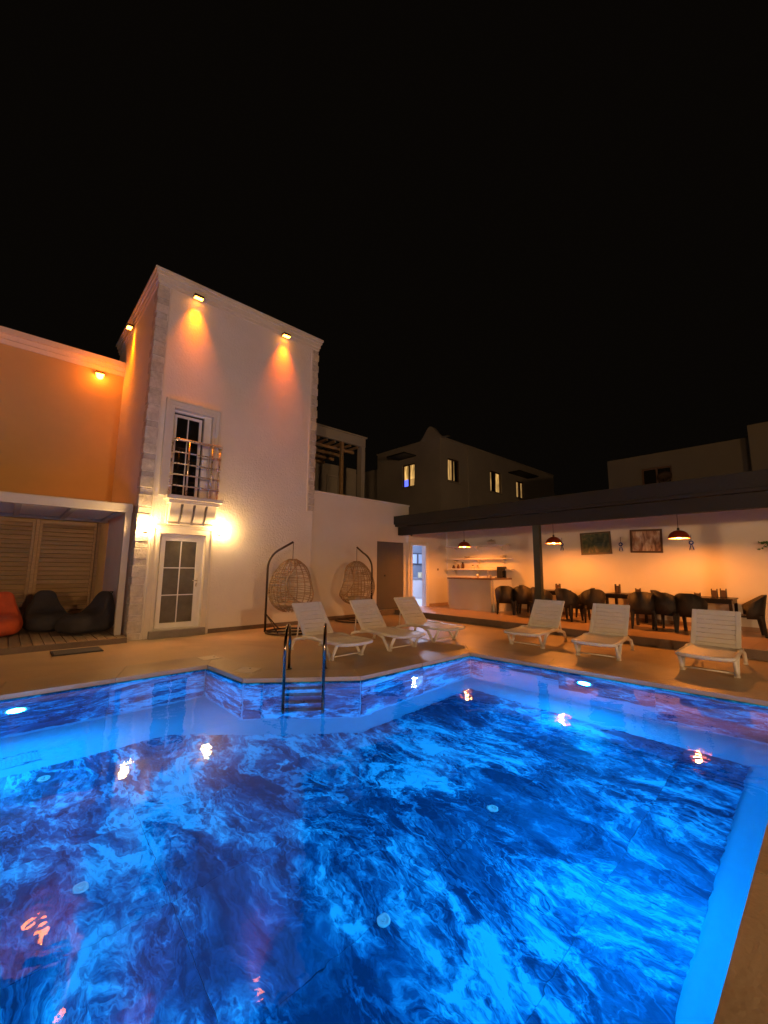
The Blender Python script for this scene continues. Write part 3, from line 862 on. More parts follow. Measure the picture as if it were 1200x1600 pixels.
# ------------------------------------------------------------------ low annex right of the tower
AY = 10.2
annex = thing('annex', (8.4, AY, 0), 'plain white low building between the tower and the bar with grey door', 'building')
GD = (9.05, 10.30, 0.16, 2.42)
mb = MB(); holed_wall(mb, 'x', AY, TX1 + .001, 10.56, -.02, 3.74, [GD], 0.06)
mb.quad((10.56, AY, -.02), (10.56, AY + 4, -.02), (10.56, AY + 4, 3.74), (10.56, AY, 3.74))
mb.quad((6.36, AY, 3.74), (10.56, AY, 3.74), (10.56, AY + 4, 3.74), (6.36, AY + 4, 3.74))
obj('wall', mb, plaster_smooth, annex)
obj('coping_cap', MB().box(6.36, 10.59, AY - .03, AY + .22, 3.741, 3.79, .008), plaster_smooth, annex)
obj('skirting', MB().box(6.4, 9.04, AY - .022, AY - .001, -.004, .10).box(10.31, 10.46, AY - .022, AY - .001, .0, .10), riser_m, annex)
gd = obj('door', MB().box(GD[0] + .004, GD[1] - .004, AY + .02, AY + .058, GD[2] + .004, GD[3] - .004, .004), grey_metal, annex)
obj('keyhole', MB().lathe([(0, 0), (.03, 0), (.03, .02), (0, .025)], seg=14).xf(Matrix.Translation((9.43, AY + .02, 1.28)) @ Matrix.Rotation(R_(90), 4, 'X')), black_plastic, gd, True)
obj('door_step', MB().box(8.98, 10.38, AY - .12, AY + .06, -.004, .158, .006), riser_m, annex)
t = thing('security_camera', (10.56, 10.15, 2.72), 'small black camera high on the wall above the lit doorway', 'camera')
obj('mount', MB().tube([(0, -.002, 0), (0, -.06, 0)], .012, 8), black_plastic, t, True, world=False)
obj('body', MB().sphere((0, -.085, -.01), .035, 14), black_plastic, t, True, world=False)

# ------------------------------------------------------------------ terrace with bar
BX, DY = 12.65, 10.15
ter = bpy.data.objects.new('terrace', None); COL.objects.link(ter); struct(ter)
obj('terrace_base', MB().box(9.80, 12.64, -4.0, DY - .003, -.005, .158), riser_m, ter)
ty = -4.0; t0 = None
tw, tl = (12.64 - 9.78) / 6, 0.4757
for i in range(6):
    for j in range(30):
        y = DY - .004 - (j + .5) * tl
        if y < -3.9: continue
        if t0 is None:
            t0 = obj('floor_tile', MB().box(-tw/2 + .0015, tw/2 - .0015, -tl/2 + .0015, tl/2 - .0015, .159, .170), terrace_m, ter, world=False); o = t0
        else: o = share('floor_tile', t0, ter)
        o.location = (9.78 + (i + .5) * tw, y, 0)
bw = thing('terrace_wall', (12.65, 5.0, 0), 'white wall behind the tables lit orange by the pendant lamps', 'wall')
obj('render', MB().box(BX, BX + .2, -4.0, DY + .2, -.02, 3.08), plaster_smooth, bw)
obj('skirting', MB().box(BX - .018, BX - .001, -4.0, 7.38, .171, .26), terrace_m, bw)
dw = thing('doorway_wall', (11.5, DY, 0), 'white wall with the bright open doorway beside the bar', 'wall')
DD = (10.66, 11.47, 0.172, 2.42)
mb = MB(); holed_wall(mb, 'x', DY, 10.462, BX - .001, -.02, 3.08, [DD], 0.2)
obj('render', mb, plaster_smooth, dw)
obj('skirting', MB().box(11.60, BX - .002, DY - .018, DY - .001, .171, .26).box(10.464, 10.58, DY - .018, DY - .001, .171, .26), terrace_m, dw)
obj('door_frame', MB().box(11.40, 11.469, DY - .02, DY + .18, .173, 2.36).box(10.661, 10.69, DY - .02, DY + .18, .173, 2.36).box(10.661, 11.469, DY - .02, DY + .18, 2.361, 2.419), pvc, dw)
obj('architrave', MB().box(11.471, 11.55, DY - .022, DY - .001, .171, 2.49).box(10.60, 10.659, DY - .022, DY - .001, .171, 2.49), pvc, dw)
t = thing('light_switch', (12.09, DY, 1.50), 'small dark switch on the wall between doorway and bar', 'switch')
obj('plate', MB().box(-.04, .04, -.012, -.001, -.04, .04, .003), galv, t, world=False)
obj('rocker', MB().box(-.02, .02, -.02, -.012, -.028, .028, .002), black_plastic, t, world=False)

# kitchen seen through the doorway
kit = thing('kitchen_room', (11.5, 12.0, 0), 'cool lit kitchen seen through the open doorway', 'room')
obj('walls', MB().quad((10.57, 13.6, .16), (16.4, 13.6, .16), (16.4, 13.6, 3.0), (10.57, 13.6, 3.0)).quad((16.4, 10.36, .16), (16.4, 13.6, .16), (16.4, 13.6, 3.0), (16.4, 10.36, 3.0)).quad((10.57, 10.36, .16), (10.57, 13.6, .16), (10.57, 13.6, 3.0), (10.57, 10.36, 3.0)), kitchen_wall, kit)
obj('ceiling', MB().quad((10.57, 10.36, 3.0), (16.4, 10.36, 3.0), (16.4, 13.6, 3.0), (10.57, 13.6, 3.0)), kitchen_white, kit)
obj('floor', MB().quad((10.57, 10.352, .168), (16.4, 10.352, .168), (16.4, 13.6, .168), (10.57, 13.6, .168)), kitchen_white, kit)
t = thing('kitchen_cabinet', (14.8, 13.25, .17), 'white kitchen base cabinet inside the doorway', 'cabinet')
obj('carcass', MB().box(13.6, 16.1, 12.95, 13.58, .17, 1.05), kitchen_white, t)
obj('worktop', MB().box(13.57, 16.15, 12.90, 13.58, 1.052, 1.10, .004), mat('grey_kitchen_worktop', (.3, .3, .34), .4), t)
for k in range(3):
    f = obj('cabinet_door', MB().box(13.615 + k*.82, 14.415 + k*.82, 12.93, 12.948, .25, 1.03, .003), kitchen_white, t)
    obj('knob', MB().sphere((14.33 + k*.82, 12.915, .85), .016, 10), steel, f, True)
t = thing('kitchen_window', (14.65, 13.58, 1.9), 'pair of pale blue window panes at the back of the kitchen', 'window')
obj('frame', MB().box(14.00, 15.30, 13.54, 13.59, 1.72, 1.78).box(14.00, 15.30, 13.54, 13.59, 2.22, 2.28).box(14.00, 14.07, 13.54, 13.59, 1.78, 2.22).box(15.23, 15.30, 13.54, 13.59, 1.78, 2.22).box(14.60, 14.70, 13.54, 13.59, 1.78, 2.22), mat('slate_window_frame', (.1, .11, .15), .5), t)
pale_pane = mat('pale_blue_pane', (.6, .75, .95), .2, .05, 2)
obj('pane', MB().box(14.07, 14.60, 13.56, 13.58, 1.78, 2.22), pale_pane, t)
obj('pane', MB().box(14.70, 15.23, 13.56, 13.58, 1.78, 2.22), pale_pane, t)
t = thing('toaster', (14.55, 13.2, 1.10), 'cream toaster on the kitchen worktop inside the doorway', 'toaster')
obj('body', MB().box(14.40, 14.72, 13.1, 13.32, 1.103, 1.36, .03), mat('cream_enamel', (.6, .55, .35), .3), t)
obj('lever', MB().box(14.72, 14.745, 13.19, 13.23, 1.25, 1.28), black_plastic, t)
t = thing('kitchen_ceiling_lamp', (12.6, 12.0, 3.0), 'cool white ceiling lamp inside the kitchen', 'ceiling lamp')
obj('base', MB().lathe([(0, -.002), (.17, -.002), (.17, -.03), (0, -.03)], seg=24), pvc, t, True, world=False)
obj('diffuser', MB().lathe([(.16, -.031), (.15, -.06), (.09, -.085), (0, -.09)], seg=24), emit('cool_lamp_glow', (.62, .72, 1.0), 30), t, True, world=False)
ld = bpy.data.lights.new('kitchen_light', 'POINT'); ld.energy = P_KITCHEN; ld.color = (.62, .70, 1.0); ld.shadow_soft_size = .15
lo = bpy.data.objects.new('kitchen_light', ld); COL.objects.link(lo); lo.parent = t; lo.location = (0, 0, -.3)

# pergola roof over the terrace
roof = thing('terrace_roof', (9.95, 5.0, 0), 'dark timber roof with deep front beam and post over the terrace', 'roof')
obj('front_beam', MB().box(9.95, 10.11, -4.0, DY - .02, 2.66, 2.945, .008), timber_dark, roof)
obj('fascia', MB().box(9.78, 9.83, -4.0, DY + .02, 3.02, 3.31, .006), timber_dark, roof)
obj('fascia_moulding', MB().box(9.83, 9.94, -4.0, DY + .01, 2.95, 3.07, .01), timber_dark, roof)
obj('roof_deck', MB().box(9.83, 12.95, -4.0, DY - .002, 3.10, 3.29), timber_dark, roof)
for k in range(17):
    y = 9.8 - k * 0.85
    obj('rafter', MB().box(10.12, BX - .003, y - .04, y + .04, 2.95, 3.098), timber_dark, roof)
pst = mat('dark_green_post_paint', (0.030, 0.036, 0.030), .5, .2, 4, bump=.2)
for y in (5.1, -0.6):
    pp = obj('post', MB().box(9.96, 10.10, y - .085, y + .085, .171, 2.658, .006), pst, roof)

# bar counter
bar = thing('bar_counter', (12.0, 8.25, .17), 'grey fronted bar counter with brown worktop beside the doorway', 'bar counter')
obj('front_panel', MB().box(11.45, 11.55, 7.44, 9.12, .172, 1.18, .004), counter_grey, bar)
obj('side_panel', MB().box(11.552, BX - .003, 7.40, 7.50, .172, 1.18, .004), plaster_smooth, bar)
obj('worktop', MB().box(11.40, 11.98, 7.38, 9.15, 1.182, 1.235, .006).box(11.981, BX - .004, 7.38, 7.80, 1.182, 1.235, .006), counter_top, bar)
obj('back_shelf', MB().box(11.56, 11.95, 7.52, 9.10, .70, .73), counter_grey, bar)
for zz, y0, y1, nm in ((2.33, 7.42, 10.0, 'top'), (1.86, 7.32, 9.95, 'middle'), (1.49, 7.28, 10.0, 'lowest')):
    t = thing('wall_shelf', (BX, 8.7, zz), '%s of the three pale shelves on the wall behind the bar' % nm, 'shelf', 'shelves behind the bar')
    obj('board', MB().box(BX - .28, BX - .002, y0, y1, zz, zz + .05, .008), plaster_smooth, t)
    for yy in (y0 + .3, (y0 + y1) / 2, y1 - .3):
        obj('bracket', MB().prism([(BX - .003, yy, zz - .002), (BX - .22, yy, zz - .002), (BX - .003, yy, zz - .16)], (0, .03, 0)), plaster_smooth, t)
def jar(x, y, z, h, r, m, label, grp):
    t = thing('jar', (x, y, z), label, 'jar', grp)
    obj('body', MB().lathe([(0, .001), (r, .001), (r * 1.05, h * .3), (r, h * .75), (r * .6, h * .86), (r * .6, h), (0, h)], seg=14), m, t, True, world=False)
    obj('lid', MB().lathe([(0, h + .001), (r * .68, h + .001), (r * .68, h + .03), (0, h + .035)], seg=14), black_plastic, t, True, world=False)
jar(BX - .14, 9.30, 1.541, .20, .055, jar_m, 'tallest brown jar on the lowest shelf behind the bar', 'jars behind the bar')
jar(BX - .15, 9.50, 1.541, .12, .05, jar_m, 'short brown jar left of the tall one on the lowest shelf', 'jars behind the bar')
jar(BX - .14, 9.72, 1.541, .09, .06, jar_m, 'low jar at the left end of the lowest shelf', 'jars behind the bar')
jar(BX - .15, 8.85, 1.541, .10, .05, ceramic, 'pale jar right of the tall brown jar on the lowest shelf', 'jars behind the bar')
jar(BX - .15, 8.65, 1.541, .08, .05, ceramic, 'pale low jar near the middle of the lowest shelf', 'jars behind the bar')
def bowl(x, y, z, r, h, label, m=ceramic):
    t = tag(obj('bowl', MB().lathe([(0, .001), (r * .5, .001), (r, h), (r * .93, h), (r * .45, .015), (0, .015)], (x, y, z), 18), m, None, True), label, 'bowl', 'bowls behind the bar')
bowl(BX - .15, 9.1, 1.911, .12, .07, 'shallow pale bowl on the middle shelf behind the bar')
bowl(BX - .15, 7.62, 1.911, .13, .08, 'pale bowl at the right end of the middle shelf')
t = thing('soup_tureen', (BX - .15, 8.05, 2.381), 'round lidded dish on the top shelf behind the bar', 'dish')
obj('pot', MB().lathe([(0, .001), (.10, .001), (.16, .06), (.15, .11), (0, .11)], seg=20), ceramic, t, True, world=False)
obj('lid', MB().lathe([(.15, .111), (.10, .15), (.025, .165), (.03, .19), (0, .195)], seg=20), ceramic, t, True, world=False)
# coffee machine, tap, glasses on the counter
t = thing('coffee_machine', (12.3, 7.62, 1.236), 'black coffee machine on the right end of the bar', 'coffee machine')
obj('body', MB().box(-.16, .16, -.16, .02, .24, .38, .01).box(-.16, -.09, -.15, .02, .02, .24).box(-.16, .16, -.16, .10, 0.001, .02), black_plastic, t, world=False)
obj('carafe', MB().lathe([(0, .021), (.07, .021), (.08, .10), (.05, .18), (.05, .21), (0, .21)], (.03, -.05, 0), 16), glass_dark, t, True, world=False)
obj('carafe_handle', MB().tube([(.09, -.05, .06), (.135, -.05, .08), (.135, -.05, .16), (.085, -.05, .19)], .010, 6), black_plastic, t, True, world=False)
obj('tank', MB().box(.08, .16, -.15, .02, .02, .239, .006), black_plastic, t, world=False)
t = thing('bar_tap', (11.72, 7.72, 1.236), 'small chrome tap on the bar worktop', 'tap')
obj('spout', MB().tube([(0, 0, 0.001), (0, 0, .18), (.02, 0, .23), (.07, 0, .25), (.12, 0, .22), (.12, 0, .18)], .012, 8), steel, t, True, world=False)
obj('lever', MB().tube([(0, .02, .08), (0, .09, .11)], .008, 6), steel, t, True, world=False)
def tumbler(x, y, label):
    tag(obj('tumbler', MB().lathe([(0, .002), (.032, .002), (.04, .11), (.035, .11), (.028, .012), (0, .012)], (x, y, 1.236), 14), ceramic, None, True), label, 'glass', 'glasses on the bar')
tumbler(11.62, 7.55, 'pale tumbler on the bar right of the tap')
tumbler(11.60, 8.02, 'pale tumbler on the bar left of the tap')

# pendant lamps
glow_bulb = emit('pendant_bulb_glow', (1.0, 0.28, 0.035), L_PEND)
pend0 = None
PL = ('red pendant lamp hanging over the bar', 'red pendant lamp right of the terrace post', 'red pendant lamp right of the two pictures')
for k, y in enumerate((8.33, 5.26, 2.335)):
    loc = (11.30, y, 2.255)
    if pend0 is None:
        t = pend0 = thing('pendant_lamp', loc, PL[0], 'pendant lamp', 'pendant lamps over the terrace')
        sh = []
        for q in range(10):
            a = q / 9 * R_(88); sh.append((.205 * math.cos(a) + .002, .185 * math.sin(a)))
        inner = [(max(r - .010, .004), max(zz - .010, 0.0)) for r, zz in sh][::-1]
        obj('shade', MB().lathe(sh + [(0.0, .186)], seg=28), shade_red, t, True, world=False)
        obj('shade_lining', MB().lathe([(0.0, .174)] + inner, seg=28), shade_in, t, True, world=False)
        obj('shade_rim', MB().tube([(.203 * math.cos(a * .2244), .203 * math.sin(a * .2244), 0) for a in range(28)], .007, 6, closed=True), shade_red, t, True, world=False)
        obj('bulb', MB().sphere((0, 0, .052), .058, 16), glow_bulb, t, True, world=False)
        obj('socket', MB().lathe([(0, .12), (.022, .12), (.022, .19), (.03, .195), (.02, .24), (0, .245)], seg=12), black_plastic, t, True, world=False)
        obj('cord', MB().tube([(0, 0, .24), (0, 0, .70)], .006, 6), black_plastic, t, True, world=False)
    else: copy_tree(pend0, loc, 0, PL[k])

# framed pictures
def picture(y0, y1, z0, z1, label, m, frame_m, roll):
    yc, zc = (y0 + y1) / 2, (z0 + z1) / 2
    t = thing('framed_picture', (BX - .001, yc, zc), label, 'picture', 'pictures on the terrace wall')
    w, h = abs(y1 - y0), abs(z1 - z0); f = .05
    rm = Matrix.Rotation(R_(roll), 4, 'X')
    mb = MB().box(-.035, -.002, -w/2, -w/2 + f, -h/2, h/2, .006).box(-.035, -.002, w/2 - f, w/2, -h/2, h/2, .006).box(-.034, -.002, -w/2 + f, w/2 - f, -h/2, -h/2 + f, .006).box(-.034, -.002, -w/2 + f, w/2 - f, h/2 - f, h/2, .006).xf(rm)
    obj('frame', mb, frame_m, t, world=False)
    obj('canvas', MB().box(-.016, -.003, -w/2 + f, w/2 - f, -h/2 + f, h/2 - f).xf(rm), m, t, world=False)
def paint(name, stops, scale, dist, stretch=(1, 1, 1)):
    m = bpy.data.materials.new(name); m.use_nodes = True; nt = m.node_tree; b = nt.nodes['Principled BSDF']; b.inputs['Roughness'].default_value = .5
    tc = nd(nt, 'ShaderNodeTexCoord'); mp = nd(nt, 'ShaderNodeMapping'); mp.inputs['Scale'].default_value = stretch
    n = nd(nt, 'ShaderNodeTexNoise'); n.inputs['Scale'].default_value = scale; n.inputs['Detail'].default_value = 6; n.inputs['Distortion'].default_value = dist
    cr = nd(nt, 'ShaderNodeValToRGB'); e = cr.color_ramp.elements
    e[0].position, e[0].color = stops[0][0], (*stops[0][1], 1); e[1].position, e[1].color = stops[-1][0], (*stops[-1][1], 1)
    for p, c in stops[1:-1]: q = e.new(p); q.color = (*c, 1)
    nt.links.new(tc.outputs['Object'], mp.inputs[0]); nt.links.new(mp.outputs[0], n.inputs['Vector']); nt.links.new(n.outputs['Fac'], cr.inputs[0]); nt.links.new(cr.outputs[0], b.inputs['Base Color'])
    return m
green_paint = paint('green_forest_painting', [(.30, (.012, .02, .012)), (.48, (.05, .08, .045)), (.6, (.11, .11, .05)), (.72, (.22, .20, .12))], 4.5, 1.6)
pink_paint = paint('pale_figures_painting', [(.32, (.10, .05, .03)), (.45, (.38, .22, .15)), (.58, (.55, .42, .33)), (.70, (.70, .62, .54))], 4.0, .8, (1, 2.2, .9))
picture(5.06, 4.21, 1.97, 2.62, 'green dark painting in a thin frame on the terrace wall', green_paint, mat('olive_picture_frame', (.09, .06, .03), .4), -1.2)
picture(3.73, 2.97, 1.99, 2.62, 'pale brown painting in a thick wooden frame on the terrace wall', pink_paint, mat('bronze_picture_frame', (.10, .055, .03), .35), 1.6)
# hanging bead charms
def charm(y, z, label):
    t = thing('wall_charm', (BX - .03, y, z), label, 'wall ornament', 'bead charms on the terrace wall')
    obj('cord', MB().tube([(0.02, 0, .22), (0, 0, .16), (0, 0, -.14)], .006, 6), mat('brown_cord', (.10, .04, .03), .9), t, True, world=False)
    o = obj('bead', MB().sphere((0, 0, .02), .055, 16, .35, 1, 1), eye_blue, t, True, world=False)
    obj('bead_eye', MB().sphere((-.017, 0, .02), .026, 12, .3, 1, 1), eye_white, t, True, world=False)
    for s in (-1, 0, 1):
        obj('tassel', MB().tube([(0, s * .015, -.04), (0, s * .035, -.12), (0, s * .045, -.20 + abs(s) * .03)], .011, 6, radii=[.006, .013, .007]), eye_blue if s else eye_white, t, True, world=False)
charm(5.62, 2.28, 'bead charm hanging on the wall left of the green painting')
charm(3.97, 2.22, 'dark bead charm hanging between the two paintings')
charm(2.36, 2.20, 'bead charm hanging on the wall behind the right pendant lamp')
# wall plant at the right edge
t = thing('wall_plant', (BX - .10, 0.87, 2.04), 'green trailing plant in a wall pot at the right edge', 'plant')
obj('pot', MB().lathe([(0, -.06), (.05, -.06), (.08, .06), (.07, .06), (.045, -.05), (0, -.05)], seg=16), mat('terracotta_pot', (.35, .13, .06), .8), t, True, world=False)
stems = MB()
rnd = random.Random(3)
for k in range(16):
    a = rnd.uniform(0, 2 * math.pi); l = rnd.uniform(.10, .28)
    pth = [(0, 0, .05), (min(.08, math.cos(a) * l * .4), math.sin(a) * l * .4, .13), (min(.08, math.cos(a) * l * .8), math.sin(a) * l, rnd.uniform(-.12, .16))]
    stems.tube(pth, .004, 4)
    for q in (0.55, 0.8, 1.0):
        c = lerp(pth[1], pth[2], q); b2 = rnd.uniform(0, 6.28); s = rnd.uniform(.05, .08)
        d = Vector((-abs(math.cos(b2)) * .6, math.sin(b2), rnd.uniform(-.6, .3))).normalized(); n = d.orthogonal().normalized()
        lf = MB().poly([c, c + d * s * .5 + n * s * .35, c + d * s, c + d * s * .5 - n * s * .35])
        obj('leaf', lf, leaf_m, t, world=False)
obj('stems', stems, leaf_m, t, world=False)

# ------------------------------------------------------------------ sun loungers
def make_lounger(label):
    """local: foot end at -y, head at +y, origin under the middle of the seat"""
    t = thing('sun_lounger', (0, 0, 0), label, 'sun lounger', 'white plastic sun loungers by the pool')
    SH, HW = .30, .33
    fy, hy = -.90, .28                     # foot end, hinge
    th = R_(51); BL = .70
    # seat frame with rounded foot end
    pts = []
    for q in range(9):
        a = math.pi + q / 8 * math.pi
        pts.append((math.cos(a) * HW, fy + .13 + math.sin(a) * .13))
    outer = [(-HW, hy + .02)] + pts + [(HW, hy + .02)]
    path = [(x, y, SH - .02) for x, y in outer]
    obj('seat_frame', MB().tube(path, .030, 8), plastic_white, t, True, world=False)
    mb0 = None
    for k in range(9):
        y = fy + .15 + k * .125
        if mb0 is None: o = mb0 = obj('seat_slat', MB().box(-HW + .01, HW - .01, -.054, .054, SH - .022, SH - .002, .005), plastic_white, t, world=False)
        else: o = share('seat_slat', mb0, t)
        o.location = (0, y, 0)
    obj('foot_panel', MB().prism([(x * .94, y + .012, SH - .020) for x, y in pts] , (0, 0, .018)), plastic_white, t, world=False)
    # backrest
    br = Matrix.Translation((0, hy, SH - .01)) @ Matrix.Rotation(th, 4, 'X')
    mbf = MB().box(-HW, -HW + .07, 0, BL, -.018, .018, .008).box(HW - .07, HW, 0, BL, -.018, .018, .008).box(-HW + .072, HW - .072, BL - .10, BL, -.017, .017, .006).box(-HW + .072, HW - .072, 0, .055, -.017, .017, .006)
    back = obj('backrest', mbf.xf(br), plastic_white, t, world=False)
    for k in range(6):
        y0 = .062 + k * .09
        obj('back_slat', MB().box(-HW + .071, HW - .071, y0 + .005, y0 + .083, -.008, .010, .003).xf(br), plastic_white, back, world=False)
    # side frames: V foot, arch and rear foot
    for s in (-1, 1):
        x = s * (HW - .005)
        mb = MB()
        ff, rf = -.50, .62
        vpath = [(x, fy + .22, SH - .03), (x, -.58, .10), (x, -.545, .022)]
        mb.tube(vpath, .022, 8, radii=[.026, .027, .028])
        arch = [(x, -.515, .022), (x, -.44, .10)]
        for q in range(9):
            a = q / 8
            arch.append((x, -.36 + a * .62, .17 + .13 * math.sin(R_(20) + a * R_(120))))
        arch += [(x, .42, .235), (x, .60, .19), (x, .66, .10), (x, rf + .06, .022)]
        mb.tube(arch, .029, 8)
        mb.box(x - .035, x + .035, -.565, -.495, .0, .022, .006)
        mb.box(x - .03, x + .03, rf + .03, rf + .095, .0, .024, .006)
        obj('side_frame', mb, plastic_white, t, True, world=False)
        # prop strut of the backrest
        top = br @ Vector((x * .82, .40, -.02))
        obj('back_prop', MB().tube([(x * .82, .60, .20), top], .013, 6), plastic_white, t, True, world=False)
    obj('cross_tube', MB().tube([(-HW + .02, .60, .20), (HW - .02, .60, .20)], .014, 8), plastic_white, t, True, world=False)
    obj('cross_tube', MB().tube([(-HW + .02, -.53, .05), (HW - .02, -.53, .05)], .012, 8), plastic_white, t, True, world=False)
    return t
L0 = make_lounger('white sun lounger behind the pool ladder, leftmost of the six')
L0.location = (4.42, 6.28, 0); L0.rotation_euler = (0, 0, R_(2))
for x, y, rz, lb in ((5.72, 6.22, R_(-1), 'white sun lounger in front of the right hanging chair, second from the left'),
                     (7.08, 6.30, R_(-2), 'white sun lounger in front of the grey door, third from the left'),
                     (8.35, 4.33, R_(-86), 'white sun lounger just below the terrace post'),
                     (8.30, 3.00, R_(-83), 'white sun lounger above the far pool lamp, second from the right'),
                     (8.42, 1.43, R_(-88), 'white sun lounger nearest the right edge of the picture')):
    copy_tree(L0, (x, y, 0), rz, lb)

# ------------------------------------------------------------------ hanging egg chairs
def egg_chair(base, arm, face, label):
    """base: foot of the pole; arm: plan vector pole -> basket; face: direction the opening looks"""
    bx, by = base; c = Vector((bx + arm[0], by + arm[1], 0))
    t = thing('hanging_egg_chair', (bx, by, 0), label, 'hanging chair', 'rattan hanging chairs by the wall')
    A = Vector((arm[0], arm[1], 0)); Ln = A.length; u = A / Ln; v = Vector((-u.y, u.x, 0))
    P = Vector((bx, by, 0))
    # stand
    path = [P + Vector((0, 0, .03)), P + Vector((0, 0, 1.50))]
    for q in range(1, 9):
        a = q / 8 * R_(62)
        path.append(P + u * (.55 * (1 - math.cos(a))) + Vector((0, 0, 1.50 + .52 * math.sin(a))))
    path.append(P + u * Ln + Vector((0, 0, 2.13)))
    obj('pole', MB().tube(path, .026, 10), dark_metal, t, True)
    foot = [P + v * .02 + Vector((0, 0, .03))]
    ring = [P + u * (.55 - .55 * math.cos(a)) + v * (.50 * math.sin(a)) + Vector((0, 0, .03)) for a in [R_(8 + d) for d in range(0, 345, 15)]]
    obj('base_ring', MB().tube(ring, .024, 8, closed=True), dark_metal, t, True)
    obj('base_bar', MB().tube([P + Vector((0, 0, .03)), P + u * 1.08 + Vector((0, 0, .03))], .022, 8).tube([P + u * .02 + Vector((0, 0, .42)), P + u * .30 + v * .40 + Vector((0, 0, .05))], .014, 6).tube([P + u * .02 + Vector((0, 0, .42)), P + u * .30 - v * .40 + Vector((0, 0, .05))], .014, 6), dark_metal, t, True)
    obj('chain', MB().tube([c + Vector((0, 0, 2.13)), c + Vector((0, 0, 1.92)), c + Vector((0, 0, 1.70))], .008, 6), dark_metal, t, True)
    # basket: body of revolution, open on one side
    zb, H = .48, 1.24
    def rad(q):            # q 0 bottom..1 top
        return .525 * (math.sin(math.pi * min(1, q ** .80)) ** .52 if 0 < q < 1 else 0) * (1.0 - .10 * q) + .03
    f = math.atan2(face[1], face[0])
    def half_open(q):      # half angle of the opening at this height
        if q < .16 or q > .93: return 0
        return R_(64) * math.sin(math.pi * (q - .16) / .77) ** .45
    def pt(q, a, k=1.0):
        r = rad(q) * k
        return c + Vector((math.cos(a) * r, math.sin(a) * r, zb + H * q))
    ribs = MB()
    for k in range(16):
        a = 2 * math.pi * k / 16
        seg = []
        for i in range(25):
            q = .01 + .985 * i / 24
            d = abs((a - f + math.pi) % (2 * math.pi) - math.pi)
            if d < half_open(q):
                if len(seg) > 1: ribs.tube(seg, .013, 5)
                seg = []
            else: seg.append(pt(q, a))
        if len(seg) > 1: ribs.tube(seg, .013, 5)
    obj('basket_ribs', ribs, rattan_m, t, True)
    rim = [pt(q, f + half_open(q)) for q in [.16 + .77 * i / 20 for i in range(21)]] + [pt(q, f - half_open(q)) for q in [.93 - .77 * i / 20 for i in range(1, 20)]]
    obj('basket_rim', MB().tube(rim, .019, 8, closed=True), rattan_m, t, True)
    we = MB(); rn = random.Random(int(bx * 100))
    nrow = 27
    for i in range(nrow):
        q = .025 + .95 * (i + rn.uniform(-.25, .25)) / (nrow - 1)
        q = min(.985, max(.015, q)); ho = half_open(q)
        if i % 9 == 4: continue
        n = 64; seg = []
        a0 = f + ho; span = 2 * math.pi - 2 * ho
        for j in range(n + 1):
            a = a0 + span * j / n
            kk = 1.0 + .016 * (1 if (int(a * 16 / (2 * math.pi)) + i) % 2 else -1)
            seg.append(pt(min(.99, max(.01, q + .008 * math.sin(a * 5 + i) + rn.uniform(-.003, .003))), a, kk))
        we.tube(seg, .0085, 4, cap=False)
    w_ = obj('weave', we, rattan_m, t, True); 
    obj('seat_cushion', MB().sphere((c.x - .05 * math.cos(f), c.y - .05 * math.sin(f), zb + .17), .40, 20, 1, 1, .20), mat('beige_cushion', (.42, .35, .27), .9, .1, 5, bump=.3, bscale=12), t, True)
egg_chair((4.60, 9.08), (.50, -.28), (.35, -.94), 'rattan hanging egg chair on a dark stand against the tower wall')
egg_chair((7.80, 9.00), (-.20, .46), (-.55, .83), 'rattan hanging egg chair on a dark stand left of the grey door')

# ------------------------------------------------------------------ terrace chairs and tables
def make_chair(label):
    """local: faces +y, origin on the floor"""
    t = thing('terrace_chair', (0, 0, 0), label, 'chair', 'dark brown woven chairs on the terrace')
    mb = MB(); n = 20; rings = []
    pro = []
    for i in range(n + 1):
        a = R_(180 + 205 * (i / n - .5) - 90 + 0)                 # around the back, -y side
        a = R_(-90 + 210 * (i / n - .5))
        e = abs(i / n - .5) * 2
        top = .86 - .24 * (max(0, e - .18) / .82) ** 1.3
        rx, ry = .27, .25
        c0 = (math.cos(a) * rx, math.sin(a) * ry)
        fl = 1.10 + .10 * (1 - e)
        pro.append([(c0[0], c0[1], .36), (c0[0] * 1.04, c0[1] * 1.06, .50), (c0[0] * fl, c0[1] * fl * 1.08, top), (c0[0] * (fl - .11), c0[1] * (fl - .09), top - .004), (c0[0] * .92, c0[1] * .92, .50), (c0[0] * .90, c0[1] * .90, .36)])
    for p in pro: rings.append([mb.bm.verts.new(q) for q in p])
    for A, B in zip(rings, rings[1:]):
        for q in range(6): mb.bm.faces.new((A[q], A[(q+1) % 6], B[(q+1) % 6], B[q]))
    mb.bm.faces.new(rings[0]); mb.bm.faces.new(rings[-1][::-1])
    obj('backrest', mb, chair_brown, t, True, world=False)
    obj('seat', MB().box(-.235, .235, -.21, .27, .385, .43, .018), chair_brown, t, world=False)
    obj('apron', MB().box(-.225, .225, .23, .262, .30, .384, .008), chair_brown, t, world=False)
    for sx in (-1, 1):
        for sy in (-1, 1):
            mb = MB().tube([(sx * .215, .03 + sy * .21, .39), (sx * .235, .03 + sy * .25, 0.0)], .03, 6, radii=[.045, .024])
            obj('leg', mb, chair_brown, t, world=False)
    return t
C0 = make_chair('dark woven chair pushed against the bar side, leftmost on the terrace')
C0.location = (11.42, 6.92, .171); C0.rotation_euler = (0, 0, R_(-60))
